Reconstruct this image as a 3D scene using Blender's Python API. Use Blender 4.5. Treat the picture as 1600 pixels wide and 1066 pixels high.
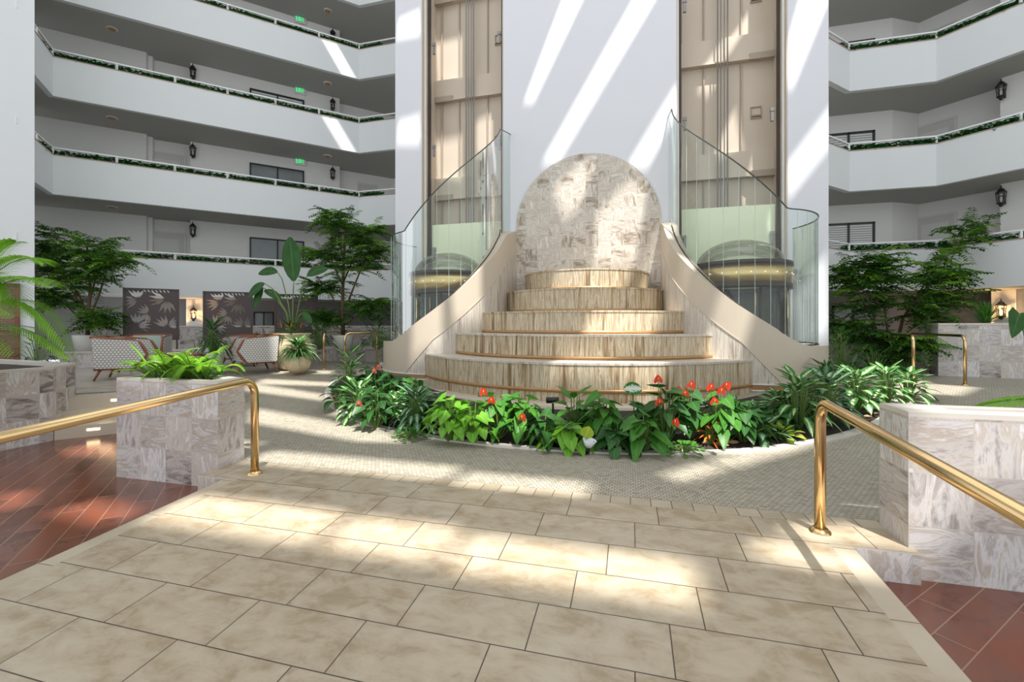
import bpy, math, random
from math import sin, cos, pi, radians, sqrt, atan2, tan
from mathutils import Vector, Matrix
from mathutils.geometry import delaunay_2d_cdt
random.seed(7)
for o in list(bpy.data.objects): bpy.data.objects.remove(o)
S = bpy.context.scene
COL = S.collection
# ------------------------------------------------------------------ camera
F = 700.0; HZ = 508.0; AL = math.atan(185/700.0); CH = 1.4
cam_d = bpy.data.cameras.new('camera'); cam = bpy.data.objects.new('camera', cam_d); COL.objects.link(cam)
cam.location = (0, 0, CH); cam.rotation_euler = (pi/2, 0, AL)
cam_d.sensor_width = 36; cam_d.lens = 36*F/1600.0
cam_d.shift_y = -(533-HZ)/1600.0
cam_d.clip_start = .02; cam_d.clip_end = 200
S.camera = cam
# ------------------------------------------------------------------ light
S.view_settings.view_transform = 'Standard'; S.view_settings.look = 'None'
S.view_settings.gamma = 1; S.view_settings.use_curve_mapping = False
S.view_settings.exposure = 0.0
w = bpy.data.worlds.new('sky'); S.world = w; w.use_nodes = True
bg = w.node_tree.nodes['Background']; bg.inputs[0].default_value = (.93, .97, 1, 1); bg.inputs[1].default_value = 1.25
SD = Vector((-.22, .38, -1))
sl = bpy.data.lights.new('sun', 'SUN'); sl.energy = 8.8; sl.angle = radians(.75); sl.color = (1, .975, .93)
so = bpy.data.objects.new('sun', sl); COL.objects.link(so)
so.rotation_euler = SD.to_track_quat('-Z', 'Y').to_euler()
ROOFZ = 17.0
al = bpy.data.lights.new('skylight_fill', 'AREA'); al.shape = 'RECTANGLE'; al.size = 18; al.size_y = 15; al.energy = 820; al.color = (.95, .98, 1)  # added soft fill under the opaque roof, standing in for diffuse daylight
ao = bpy.data.objects.new('skylight_fill', al); COL.objects.link(ao); ao.location = (-1, 5.5, ROOFZ-.4)
# ------------------------------------------------------------------ pixel helpers (photo pixel -> place in the atrium)
CA, SA = cos(AL), sin(AL)
def Pb(x, b):                      # point at camera depth b in pixel column x
    a = (x-800)/F*b
    return (a*CA-b*SA, a*SA+b*CA)
def P(x, y, z=0.0):                # point on the level z
    return Pb(x, (CH-z)*F/(y-HZ))
def Z(y, b): return CH+(HZ-y)/F*b
def ratio(x): return tan(math.atan((x-800)/F)-AL)
# ------------------------------------------------------------------ materials
def nt(name):
    m = bpy.data.materials.new(name); m.use_nodes = True
    t = m.node_tree; t.nodes.clear()
    out = t.nodes.new('ShaderNodeOutputMaterial'); p = t.nodes.new('ShaderNodeBsdfPrincipled')
    t.links.new(p.outputs[0], out.inputs[0])
    return m, t, p
def N(t, k, **kw):
    n = t.nodes.new('ShaderNode'+k)
    for a, v in kw.items(): setattr(n, a, v)
    return n
def L(t, a, b): t.links.new(a, b)
def MT(t, op, a, b=None, c=None):
    n = N(t, 'Math', operation=op)
    for i, v in enumerate((a, b, c)):
        if v is None: continue
        if isinstance(v, (int, float)): n.inputs[i].default_value = v
        else: L(t, v, n.inputs[i])
    return n.outputs[0]
def MX(t, f, a, b, mode='MIX'):
    n = N(t, 'Mix', data_type='RGBA', blend_type=mode)
    for s, v in ((n.inputs[0], f), (n.inputs[6], a), (n.inputs[7], b)):
        if isinstance(v, (int, float)): s.default_value = v
        elif isinstance(v, (tuple, list)): s.default_value = (*v[:3], 1)
        else: L(t, v, s)
    return n.outputs[2]
def RAMP(t, f, stops):
    n = N(t, 'ValToRGB'); e = n.color_ramp.elements
    while len(e) < len(stops): e.new(.5)
    for q, (p, c) in zip(e, stops): q.position = p; q.color = (*c[:3], 1) if not isinstance(c, (int, float)) else (c, c, c, 1)
    L(t, f, n.inputs[0]); return n.outputs[0]
def NOISE(t, vec, scale, detail=4, rough=.5, dist=0):
    n = N(t, 'TexNoise'); n.inputs['Scale'].default_value = scale; n.inputs['Detail'].default_value = detail
    n.inputs['Roughness'].default_value = rough; n.inputs['Distortion'].default_value = dist
    if vec is not None: L(t, vec, n.inputs['Vector'])
    return n.outputs[0]
def MAP(t, vec, scale=(1, 1, 1), rot=(0, 0, 0), loc=(0, 0, 0)):
    n = N(t, 'Mapping'); n.inputs[1].default_value = loc; n.inputs[2].default_value = rot; n.inputs[3].default_value = scale
    L(t, vec, n.inputs[0]); return n.outputs[0]
def POS(t): return N(t, 'NewGeometry').outputs['Position']
def UV(t): return N(t, 'UVMap').outputs[0]
def BUMP(t, p, h, s=.3, d=.01):
    n = N(t, 'Bump'); n.inputs['Strength'].default_value = s; n.inputs['Distance'].default_value = d
    L(t, h, n.inputs['Height']); L(t, n.outputs[0], p.inputs['Normal'])
def plain(name, c, rough=.5, metal=0, var=.06, scale=8, bump=0, spec=None):
    m, t, p = nt(name)
    n = NOISE(t, POS(t), scale, 4)
    L(t, MX(t, n, tuple(x*(1-var) for x in c), tuple(min(1, x*(1+var)) for x in c)), p.inputs['Base Color'])
    p.inputs['Roughness'].default_value = rough; p.inputs['Metallic'].default_value = metal
    if spec is not None: p.inputs['Specular IOR Level'].default_value = spec
    if bump: BUMP(t, p, NOISE(t, POS(t), 60, 3), bump)
    return m
M = {}
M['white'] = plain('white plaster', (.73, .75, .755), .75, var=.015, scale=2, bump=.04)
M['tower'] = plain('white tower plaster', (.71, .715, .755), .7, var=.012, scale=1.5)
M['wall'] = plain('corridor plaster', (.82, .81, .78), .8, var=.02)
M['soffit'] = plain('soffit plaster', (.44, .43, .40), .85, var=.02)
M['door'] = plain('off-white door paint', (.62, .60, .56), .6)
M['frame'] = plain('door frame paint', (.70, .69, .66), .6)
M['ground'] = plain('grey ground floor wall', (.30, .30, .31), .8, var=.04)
M['cream'] = plain('cream plaster', (.55, .47, .37), .35, var=.03, scale=3)
M['shaft'] = plain('beige shaft paint', (.60, .51, .41), .5, var=.06, scale=1.2)
M['shaftdk'] = plain('brown shaft paint', (.40, .33, .26), .5)
M['rail'] = plain('white rail paint', (.82, .83, .82), .4)
M['cap'] = plain('brown parapet cap', (.36, .24, .18), .6)
M['black'] = plain('black metal', (.02, .018, .018), .45)
M['bronze'] = plain('dark bronze frame', (.06, .045, .04), .4, .4)
M['brass'] = plain('polished brass', (.74, .52, .26), .16, 1, var=.05)
M['gold'] = plain('gold band', (.80, .58, .28), .38, .9, var=.12, scale=3)
M['copper'] = plain('copper strip', (.42, .24, .10), .4, .4, var=.25, scale=12)
M['steel'] = plain('steel rod', (.25, .24, .23), .35, .8)
M['soil'] = plain('dark soil', (.035, .024, .018), .95, var=.5, scale=30, bump=.6)
M['wood'] = plain('mahogany wood', (.22, .07, .028), .35, var=.25, scale=14)
M['shutter'] = plain('red brown shutter', (.20, .06, .035), .45, var=.1)
M['screen'] = plain('brown screen metal', (.075, .055, .052), .5, .1)
M['stem'] = plain('green stem', (.13, .22, .05), .5, var=.2)
M['bark'] = plain('brown bark', (.12, .075, .045), .9, var=.3, scale=30)
M['whitepot'] = plain('white ceramic', (.72, .72, .68), .4)
M['greypot'] = plain('grey ceramic', (.45, .48, .5), .35)
M['urn'] = plain('mottled cream clay', (.58, .47, .30), .5, var=.35, scale=9)
M['sage'] = plain('sage cushion', (.38, .47, .41), .9)
M['chip'] = plain('bark chip', (.45, .27, .16), .9, var=.4, scale=25)
M['rock'] = plain('pale river rock', (.55, .5, .45), .7, var=.3, scale=20)
M['red'] = plain('red waxy spathe', (.85, .06, .035), .25, var=.15, scale=10)
M['pink'] = plain('pink spathe', (.80, .14, .16), .3)
M['yellow'] = plain('yellow spadix', (.85, .62, .1), .5)
M['lampwhite'] = plain('white lamp shade', (.7, .72, .75), .3)
M['signwhite'] = plain('exit sign casing', (.62, .66, .55), .5)
M['paper'] = plain('pale book', (.7, .66, .6), .6)
def emit(name, c, s):
    m = bpy.data.materials.new(name); m.use_nodes = True; t = m.node_tree; t.nodes.clear()
    o = N(t, 'OutputMaterial'); e = N(t, 'Emission'); e.inputs[0].default_value = (*c, 1); e.inputs[1].default_value = s
    n = NOISE(t, POS(t), 5); L(t, MX(t, n, c, tuple(x*.9 for x in c)), e.inputs[0])
    L(t, e.outputs[0], o.inputs[0]); return m
M['bulb'] = emit('warm bulb', (1, .62, .25), 14)
M['steplight'] = emit('step light', (1, .76, .42), 9)
M['dot'] = emit('cab marker light', (1, .9, .7), 1.6)
M['green'] = emit('green exit letters', (.05, .9, .3), 1.3)
def glass(name, col, rough=0.0, a=.15, tint=None):
    # thin pane: mostly transparent with fresnel reflection
    m = bpy.data.materials.new(name); m.use_nodes = True; t = m.node_tree; t.nodes.clear()
    o = N(t, 'OutputMaterial'); tr = N(t, 'BsdfTransparent'); gl = N(t, 'BsdfGlossy'); mx = N(t, 'MixShader')
    tr.inputs[0].default_value = (*col, 1); gl.inputs['Roughness'].default_value = rough
    lw = N(t, 'LayerWeight'); lw.inputs[0].default_value = .35
    n = NOISE(t, POS(t), 2)
    f = MT(t, 'ADD', MT(t, 'MULTIPLY', lw.outputs['Fresnel'], .55), MT(t, 'MULTIPLY', n, a*.3))
    L(t, f, mx.inputs[0]); L(t, tr.outputs[0], mx.inputs[1]); L(t, gl.outputs[0], mx.inputs[2]); L(t, mx.outputs[0], o.inputs[0])
    return m
M['glass'] = glass('clear green glass', (.90, .96, .93))
M['edge'] = plain('dark glass edge', (.09, .10, .085), .25, .3)
M['seam'] = plain('pale glass seam', (.50, .62, .56), .25)
M['dome'] = glass('clear dome', (.96, .97, .95), a=.5)
M['lampglass'] = glass('lantern glass', (.9, .88, .8))
M['pane'] = plain('dark window glass', (.22, .245, .25), .08, var=.3, scale=1.2)
M['frost'] = plain('frosted green panel', (.80, .84, .60), .3, var=.12, scale=1.3)
M['cabglass'] = glass('cab glass', (.55, .62, .56))
def travertine(name, tint=1.0, cols=None):
    m, t, p = nt(name); pos = POS(t)
    cols = cols or [(.37, (.10, .06, .03)), (.43, (.28, .19, .10)), (.485, (.47, .36, .225)), (.53, (.66, .58, .43)), (.57, (.33, .23, .135)), (.63, (.60, .51, .37))]
    a = NOISE(t, MAP(t, pos, (14, 14, .7)), 1, 8, .68, .8)
    b = NOISE(t, MAP(t, pos, (2.3, 2.3, .35)), 1, 3, .5)
    c = NOISE(t, MAP(t, pos, (45, 45, 9)), 1, 4, .7)
    f = MT(t, 'ADD', MT(t, 'MULTIPLY', a, .75), MT(t, 'MULTIPLY', b, .28))
    col = RAMP(t, f, cols)
    pit = RAMP(t, c, [(.30, 0.0), (.38, 1.0)])
    col = MX(t, pit, (.25*tint, .17*tint, .10*tint), col)
    L(t, col, p.inputs['Base Color']); p.inputs['Roughness'].default_value = .38
    BUMP(t, p, f, .12)
    return m
M['trav'] = travertine('vertical travertine')
M['travpale'] = travertine('pale travertine', 1.4, [(.38, (.30, .25, .20)), (.45, (.50, .44, .37)), (.51, (.66, .60, .52)), (.57, (.46, .39, .32)), (.63, (.64, .58, .51))])
def basket(name, cols, tile=.335, rough=.25, dark=.28):
    m, t, p = nt(name); uv = UV(t)
    sp = N(t, 'SeparateXYZ'); L(t, uv, sp.inputs[0])
    x = MT(t, 'DIVIDE', sp.outputs[0], tile); y = MT(t, 'DIVIDE', sp.outputs[1], tile)
    ix, iy = MT(t, 'FLOOR', x), MT(t, 'FLOOR', y); fx, fy = MT(t, 'FRACT', x), MT(t, 'FRACT', y)
    par = MT(t, 'FLOORED_MODULO', MT(t, 'ADD', ix, iy), 2.0)
    wn = N(t, 'TexWhiteNoise', noise_dimensions='2D'); cb = N(t, 'CombineXYZ'); L(t, ix, cb.inputs[0]); L(t, iy, cb.inputs[1]); L(t, cb.outputs[0], wn.inputs[0])
    # swap axes on alternate tiles
    inv = MT(t, 'SUBTRACT', 1.0, par)
    gx = MT(t, 'ADD', MT(t, 'MULTIPLY', fx, par), MT(t, 'MULTIPLY', fy, inv))
    gy = MT(t, 'ADD', MT(t, 'MULTIPLY', fy, par), MT(t, 'MULTIPLY', fx, inv))
    c2 = N(t, 'CombineXYZ'); L(t, MT(t, 'MULTIPLY', gx, 2.6), c2.inputs[0]); L(t, MT(t, 'MULTIPLY', gy, .7), c2.inputs[1])
    L(t, MT(t, 'MULTIPLY', wn.outputs[0], 60.0), c2.inputs[2])
    n = NOISE(t, c2.outputs[0], 1.2, 10, .66, .7)
    n2 = MT(t, 'ADD', MT(t, 'MULTIPLY', n, .8), MT(t, 'MULTIPLY', wn.outputs[0], .2))
    col = RAMP(t, n2, cols)
    col = MX(t, MT(t, 'MULTIPLY', inv, dark), col, (.50, .45, .42), 'MULTIPLY')
    e = MT(t, 'MINIMUM', MT(t, 'MINIMUM', fx, MT(t, 'SUBTRACT', 1.0, fx)), MT(t, 'MINIMUM', fy, MT(t, 'SUBTRACT', 1.0, fy)))
    g = MT(t, 'GREATER_THAN', e, .008)
    L(t, MX(t, g, (.50, .46, .42), col), p.inputs['Base Color']); p.inputs['Roughness'].default_value = rough
    return m
M['marble'] = basket('grey marble basket weave', [(.32, (.17, .145, .135)), (.40, (.38, .335, .32)), (.47, (.60, .565, .55)), (.53, (.50, .43, .37)), (.59, (.72, .70, .70)), (.66, (.45, .41, .40)), (.74, (.76, .74, .74))])
M['coping'] = plain('honed pale stone', (.64, .59, .53), .3, var=.1, scale=5)
M['arch'] = basket('warm marble basket weave', [(.33, (.27, .21, .16)), (.42, (.48, .41, .34)), (.5, (.66, .61, .55)), (.57, (.50, .43, .35)), (.66, (.70, .66, .61))], .30, .35, .06)
def tiles(name, w_, h_, shift, c1, c2, mort, mw=.004, rough=.3, offs=0.0, rot=0, mirror=False, stain=None, scale=2.0, cx=0, cy=0, pv=.15):
    m, t, p = nt(name); pos = POS(t); sp = N(t, 'SeparateXYZ'); L(t, pos, sp.inputs[0])
    X = MT(t, 'SUBTRACT', sp.outputs[0], cx); Y = MT(t, 'SUBTRACT', sp.outputs[1], cy)
    if mirror: X = MT(t, 'ABSOLUTE', X)
    if rot:
        c, s = cos(rot), sin(rot)
        X2 = MT(t, 'ADD', MT(t, 'MULTIPLY', X, c), MT(t, 'MULTIPLY', Y, s)); Y2 = MT(t, 'SUBTRACT', MT(t, 'MULTIPLY', Y, c), MT(t, 'MULTIPLY', X, s))
        X, Y = X2, Y2
    row = MT(t, 'FLOOR', MT(t, 'DIVIDE', Y, h_))
    X = MT(t, 'SUBTRACT', X, MT(t, 'MULTIPLY', row, shift))
    fx = MT(t, 'FRACT', MT(t, 'DIVIDE', X, w_)); fy = MT(t, 'FRACT', MT(t, 'DIVIDE', Y, h_)); ix = MT(t, 'FLOOR', MT(t, 'DIVIDE', X, w_))
    ex = MT(t, 'MULTIPLY', MT(t, 'MINIMUM', fx, MT(t, 'SUBTRACT', 1.0, fx)), w_)
    ey = MT(t, 'MULTIPLY', MT(t, 'MINIMUM', fy, MT(t, 'SUBTRACT', 1.0, fy)), h_)
    g = MT(t, 'GREATER_THAN', MT(t, 'MINIMUM', ex, ey), mw)
    cb = N(t, 'CombineXYZ'); L(t, ix, cb.inputs[0]); L(t, row, cb.inputs[1])
    wn = N(t, 'TexWhiteNoise', noise_dimensions='2D'); L(t, cb.outputs[0], wn.inputs[0])
    c3 = N(t, 'CombineXYZ'); L(t, X, c3.inputs[0]); L(t, MT(t, 'MULTIPLY', Y, 1.6), c3.inputs[1]); L(t, MT(t, 'MULTIPLY', wn.outputs[0], 30.0), c3.inputs[2])
    n = NOISE(t, c3.outputs[0], scale, 9, .66, .4)
    f = MT(t, 'ADD', MT(t, 'MULTIPLY', n, 1-pv), MT(t, 'MULTIPLY', wn.outputs[0], pv))
    col = RAMP(t, f, [(.36, c1), (.5, tuple((a+b)/2+.02 for a, b in zip(c1, c2))), (.62, c2)])
    L(t, MX(t, g, mort, col), p.inputs['Base Color']); p.inputs['Roughness'].default_value = rough
    BUMP(t, p, g, .25, .003)
    return m
U0 = -1.05; V = 11.0
M['ramp'] = tiles('beige ramp tile', .65, .325, .165, (.345, .262, .165), (.49, .415, .305), (.07, .05, .035), .003, .36, cy=3.29-.325*20, cx=.144, scale=5, pv=.05)
M['border'] = tiles('beige border tile', 2, .65, 0, (.43, .355, .25), (.52, .445, .335), (.16, .12, .08), .003, .3)
M['square'] = tiles('square border tile', .155, .155, 0, (.36, .29, .20), (.50, .42, .31), (.08, .06, .045), .003, .4, cy=3.61)
M['mosaic'] = tiles('small mosaic', .044, .036, .022, (.33, .29, .22), (.47, .425, .345), (.13, .115, .085), .0024, .42, scale=.7)
M['plank'] = tiles('red brown plank tile', .95, .165, .31, (.10, .026, .013), (.21, .06, .03), (.33, .19, .13), .003, .2, rot=pi/4, mirror=True, cx=U0, scale=3)
M['sit'] = tiles('taupe floor tile', .6, .3, .3, (.36, .31, .25), (.47, .42, .35), (.25, .21, .17), .003, .25, scale=1.5)
def upholstery():
    m, t, p = nt('dotted grey upholstery'); uv = UV(t); sp = N(t, 'SeparateXYZ'); L(t, uv, sp.inputs[0])
    y = MT(t, 'DIVIDE', sp.outputs[1], .045); r = MT(t, 'FLOOR', y)
    x = MT(t, 'ADD', MT(t, 'DIVIDE', sp.outputs[0], .06), MT(t, 'MULTIPLY', r, .5))
    fx = MT(t, 'ABSOLUTE', MT(t, 'SUBTRACT', MT(t, 'FRACT', x), .5)); fy = MT(t, 'ABSOLUTE', MT(t, 'SUBTRACT', MT(t, 'FRACT', y), .5))
    d = MT(t, 'LESS_THAN', MT(t, 'ADD', fx, fy), .38)
    L(t, MX(t, d, (.36, .34, .32), (.74, .72, .68)), p.inputs['Base Color']); p.inputs['Roughness'].default_value = .9
    return m
M['uph'] = upholstery()
def leafmat(name, dark, light, edge=None, mid=.35, rough=.38, sss=.25, vari=0.0):
    m = bpy.data.materials.new(name); m.use_nodes = True; t = m.node_tree; t.nodes.clear()
    o = N(t, 'OutputMaterial'); p = N(t, 'BsdfPrincipled'); tl = N(t, 'BsdfTranslucent'); mx = N(t, 'MixShader')
    uv = UV(t); sp = N(t, 'SeparateXYZ'); L(t, uv, sp.inputs[0])
    ax = MT(t, 'ABSOLUTE', sp.outputs[0])
    vein = NOISE(t, MAP(t, uv, (3, 9, 1)), 1.5, 3)
    pn = NOISE(t, POS(t), 6, 2)
    if vari:
        f = MT(t, 'GREATER_THAN', MT(t, 'ADD', MT(t, 'SUBTRACT', vari, ax), MT(t, 'MULTIPLY', MT(t, 'SUBTRACT', vein, .5), 1.6)), 0.0)
        col = MX(t, f, dark, light)
    else:
        col = MX(t, pn, dark, light)
    rib = MT(t, 'LESS_THAN', ax, .06)
    col = MX(t, MT(t, 'MULTIPLY', rib, .5), col, tuple(min(1, c*1.6+.02) for c in light))
    L(t, col, p.inputs['Base Color']); p.inputs['Roughness'].default_value = rough; p.inputs['Specular IOR Level'].default_value = .28
    L(t, col, tl.inputs[0]); mx.inputs[0].default_value = sss
    L(t, p.outputs[0], mx.inputs[1]); L(t, tl.outputs[0], mx.inputs[2]); L(t, mx.outputs[0], o.inputs[0])
    return m
M['l_dark'] = leafmat('dark green leaf', (.018, .07, .018), (.05, .16, .03))
M['l_mid'] = leafmat('mid green leaf', (.03, .13, .02), (.09, .27, .03))
M['l_bright'] = leafmat('bright green leaf', (.08, .27, .02), (.22, .48, .04))
M['l_lime'] = leafmat('lime leaf', (.25, .45, .03), (.55, .65, .08))
M['l_tree'] = leafmat('small tree leaf', (.02, .075, .012), (.08, .22, .025), sss=.3, rough=.5)
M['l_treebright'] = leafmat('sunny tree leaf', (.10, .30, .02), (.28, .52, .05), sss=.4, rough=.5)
M['l_ivy'] = leafmat('ivy leaf', (.008, .08, .02), (.045, .26, .05), rough=.7)
M['l_silver'] = leafmat('silver striped leaf', (.025, .11, .03), (.26, .40, .24), vari=.45)
M['l_vari'] = leafmat('cream variegated leaf', (.04, .19, .03), (.48, .60, .32), vari=.35)
M['l_white'] = leafmat('white splashed leaf', (.03, .2, .03), (.75, .82, .7), vari=.5)
M['l_croton'] = leafmat('orange croton leaf', (.6, .09, .015), (.8, .32, .04))
M['l_palm'] = leafmat('palm leaflet', (.12, .38, .02), (.38, .66, .06), sss=.4)
# ------------------------------------------------------------------ mesh builder
class G:
    def __init__(s): s.v = []; s.f = []; s.uv = []; s.mi = []
    def face(s, pts, uvs=None, mi=0):
        b = len(s.v); s.v += [tuple(p) for p in pts]; s.f.append(tuple(range(b, b+len(pts))))
        if uvs is None:
            p = [Vector(q) for q in pts]; n = Vector((0, 0, 0))
            for i in range(len(p)):
                a, c = p[i], p[(i+1) % len(p)]
                n += Vector(((a.y-c.y)*(a.z+c.z), (a.z-c.z)*(a.x+c.x), (a.x-c.x)*(a.y+c.y)))
            if n.length > 0: n.normalize()
            if abs(n.z) > .7: uvs = [(q.x, q.y) for q in p]
            else:
                t = Vector((-n.y, n.x, 0)).normalized(); uvs = [(q.dot(t), q.z) for q in p]
        s.uv.append(uvs); s.mi.append(mi)
    def prism(s, poly, z0, z1, mi=0, top=True, bottom=True, topmi=None):
        a = sum(poly[i][0]*poly[(i+1) % len(poly)][1]-poly[(i+1) % len(poly)][0]*poly[i][1] for i in range(len(poly)))
        if a < 0: poly = poly[::-1]
        zz0 = z0 if callable(z0) else (lambda x, y: z0); zz1 = z1 if callable(z1) else (lambda x, y: z1)
        B = [(x, y, zz0(x, y)) for x, y in poly]; T = [(x, y, zz1(x, y)) for x, y in poly]
        n = len(poly)
        for i in range(n):
            j = (i+1) % n; s.face([B[i], B[j], T[j], T[i]], mi=mi)
        if top: s.face(T, mi=mi if topmi is None else topmi)
        if bottom: s.face(B[::-1], mi=mi)
    def box(s, x0, x1, y0, y1, z0, z1, mi=0): s.prism([(x0, y0), (x1, y0), (x1, y1), (x0, y1)], z0, z1, mi)
    def obox(s, c, ax, hw, hd, z0, z1, mi=0):    # oriented: centre, axis angle
        d = Vector((cos(ax), sin(ax))); n = Vector((-d.y, d.x)); c = Vector(c[:2])
        s.prism([tuple(c+d*a*hw+n*b*hd) for a, b in ((-1, -1), (1, -1), (1, 1), (-1, 1))], z0, z1, mi)
    def tube(s, path, r, n=8, mi=0, caps=True, r1=None):
        path = [Vector(p) for p in path]; k = len(path); rings = []
        up = Vector((0, 0, 1))
        prev = None
        for i, p in enumerate(path):
            d = (path[min(i+1, k-1)]-path[max(i-1, 0)]).normalized()
            if prev is None:
                a = d.cross(up) if abs(d.z) < .95 else d.cross(Vector((1, 0, 0)))
            else: a = prev-d*prev.dot(d)
            a.normalize(); prev = a; c = d.cross(a)
            rr = r if r1 is None else r+(r1-r)*i/(k-1)
            rings.append([p+(a*cos(2*pi*j/n)+c*sin(2*pi*j/n))*rr for j in range(n)])
        b = len(s.v)
        for R in rings: s.v += [tuple(q) for q in R]
        for i in range(k-1):
            for j in range(n):
                j2 = (j+1) % n
                s.f.append((b+i*n+j, b+i*n+j2, b+(i+1)*n+j2, b+(i+1)*n+j)); s.uv.append([(j/n, i), ((j+1)/n, i), ((j+1)/n, i+1), (j/n, i+1)]); s.mi.append(mi)
        if caps:
            s.f.append(tuple(b+j for j in range(n))[::-1]); s.uv.append([(0, 0)]*n); s.mi.append(mi)
            s.f.append(tuple(b+(k-1)*n+j for j in range(n))); s.uv.append([(0, 0)]*n); s.mi.append(mi)
    def lathe(s, prof, c=(0, 0, 0), n=28, mi=0, a0=0, a1=2*pi):
        b = len(s.v); full = abs(a1-a0-2*pi) < 1e-6; m = n if full else n+1; k = len(prof)
        for i in range(m):
            a = a0+(a1-a0)*i/n
            for r, z in prof: s.v.append((c[0]+r*cos(a), c[1]+r*sin(a), c[2]+z))
        for i in range(n):
            i2 = (i+1) % m
            for j in range(k-1):
                s.f.append((b+i*k+j, b+i2*k+j, b+i2*k+j+1, b+i*k+j+1)); s.mi.append(mi)
                R = max(prof[j][0], .1); da = (a1-a0)/n*R
                s.uv.append([(i*da, prof[j][1]), ((i+1)*da, prof[j][1]), ((i+1)*da, prof[j+1][1]), (i*da, prof[j+1][1])])
    def leaf(s, base, d, Ln, W, droop=.3, up=(0, 0, 1), shape='lance', seg=4, fold=.25, mi=0, roll=0):
        base = Vector(base); d = Vector(d).normalized(); up = Vector(up)
        side = d.cross(up)
        if side.length < .05: side = d.cross(Vector((1, .3, 0)))
        side.normalize()
        if roll: side.rotate(Matrix.Rotation(roll, 3, d))
        nrm = side.cross(d).normalized()
        prof = {'lance': lambda t: sin(pi*t**.8)**.8, 'heart': lambda t: (1-t)**.75*min(1, (t+.06)*7)**.5*1.15, 'strap': lambda t: min(1, t*6+.3)*(1-t**3),
                'oval': lambda t: sin(pi*(t*.97+.02))**.6, 'leaflet': lambda t: sin(pi*(t*.93+.05))}[shape]
        b = len(s.v)
        for i in range(seg+1):
            t = i/seg; bend = droop*t*t*Ln
            c = base+d*Ln*t*(1-.15*droop*t)+Vector((0, 0, -bend))
            wd = W/2*max(prof(t), .0); back = -W*.22*(1-t)**6 if shape == 'heart' else 0
            lift = nrm*wd*fold
            s.v += [tuple(c-side*wd+lift+d*back), tuple(c), tuple(c+side*wd+lift+d*back)]
        for i in range(seg):
            for q in (0, 1):
                a = b+i*3+q
                s.f.append((a, a+1, a+4, a+3)); s.mi.append(mi)
                s.uv.append([(q-1, i/seg), (q, i/seg), (q, (i+1)/seg), (q-1, (i+1)/seg)])
    def build(s, name, mat, parent=None, smooth=False, loc=None):
        me = bpy.data.meshes.new(name); me.from_pydata(s.v, [], s.f)
        ul = me.uv_layers.new(name='UVMap'); k = 0
        flat = [c for u in s.uv for q in u for c in q]; ul.data.foreach_set('uv', flat)
        for m in (mat if isinstance(mat, (list, tuple)) else [mat]): me.materials.append(M[m])
        me.polygons.foreach_set('material_index', s.mi)
        if smooth: me.polygons.foreach_set('use_smooth', [True]*len(s.f))
        me.update()
        o = bpy.data.objects.new(name, me); COL.objects.link(o)
        if parent: o.parent = parent
        if loc: o.location = loc
        return o
def weld(o, d=1e-4):
    import bmesh
    b = bmesh.new(); b.from_mesh(o.data); bmesh.ops.remove_doubles(b, verts=b.verts, dist=d); b.to_mesh(o.data); b.free()
def thing(name, label, cat, loc=(0, 0, 0), rz=0, group=None):
    o = bpy.data.objects.new(name, None); COL.objects.link(o); o.empty_display_size = .2
    o.location = loc; o.rotation_euler = (0, 0, rz); o['label'] = label; o['category'] = cat
    if group: o['group'] = group
    return o
def tag(o, label, cat, group=None, kind=None):
    o['label'] = label; o['category'] = cat
    if group: o['group'] = group
    if kind: o['kind'] = kind
    return o
def struct(o, label=None):
    o['kind'] = 'structure'
    if label: o['label'] = label
    return o
def dup(root, loc=None, rz=None, label=None, scale=None, group=None):
    r = root.copy(); COL.objects.link(r)
    if loc is not None: r.location = loc
    if rz is not None: r.rotation_euler = (0, 0, rz)
    if scale: r.scale = (scale,)*3
    if label: r['label'] = label
    if group: r['group'] = group
    for ch in list(root.children):
        c = ch.copy(); COL.objects.link(c); c.parent = r
        for g in ch.children:
            d = g.copy(); COL.objects.link(d); d.parent = c
    return r
def arc(c, r, a0, a1, n): return [(c[0]+r*cos(a0+(a1-a0)*i/n), c[1]+r*sin(a0+(a1-a0)*i/n)) for i in range(n+1)]
def ngon_strip(path, path2, z0, z1, g, mi=0):  # wall solid between two parallel plan paths
    f0 = z0 if callable(z0) else (lambda i: z0); f1 = z1 if callable(z1) else (lambda i: z1)
    s = 0; n = len(path)
    for i in range(n-1):
        a, b, c, d = path[i], path[i+1], path2[i+1], path2[i]
        l = sqrt((a[0]-b[0])**2+(a[1]-b[1])**2)
        A0, A1 = f0(i), f0(i+1); B0, B1 = f1(i), f1(i+1)
        g.face([(*a, A0), (*b, A1), (*b, B1), (*a, B0)], [(s, A0), (s+l, A1), (s+l, B1), (s, B0)], mi)
        g.face([(*c, A1), (*d, A0), (*d, B0), (*c, B1)], [(s+l, A1), (s, A0), (s, B0), (s+l, B1)], mi)
        g.face([(*a, B0), (*b, B1), (*c, B1), (*d, B0)], [(s, 0), (s+l, 0), (s+l, .3), (s, .3)], mi)
        g.face([(*d, A0), (*c, A1), (*b, A1), (*a, A0)], None, mi)
        s += l
    for i in (0, n-1):
        a, d = path[i], path2[i]; q = [(*a, f0(i)), (*a, f1(i)), (*d, f1(i)), (*d, f0(i))]
        g.face(q if i == 0 else q[::-1], None, mi)
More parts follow.
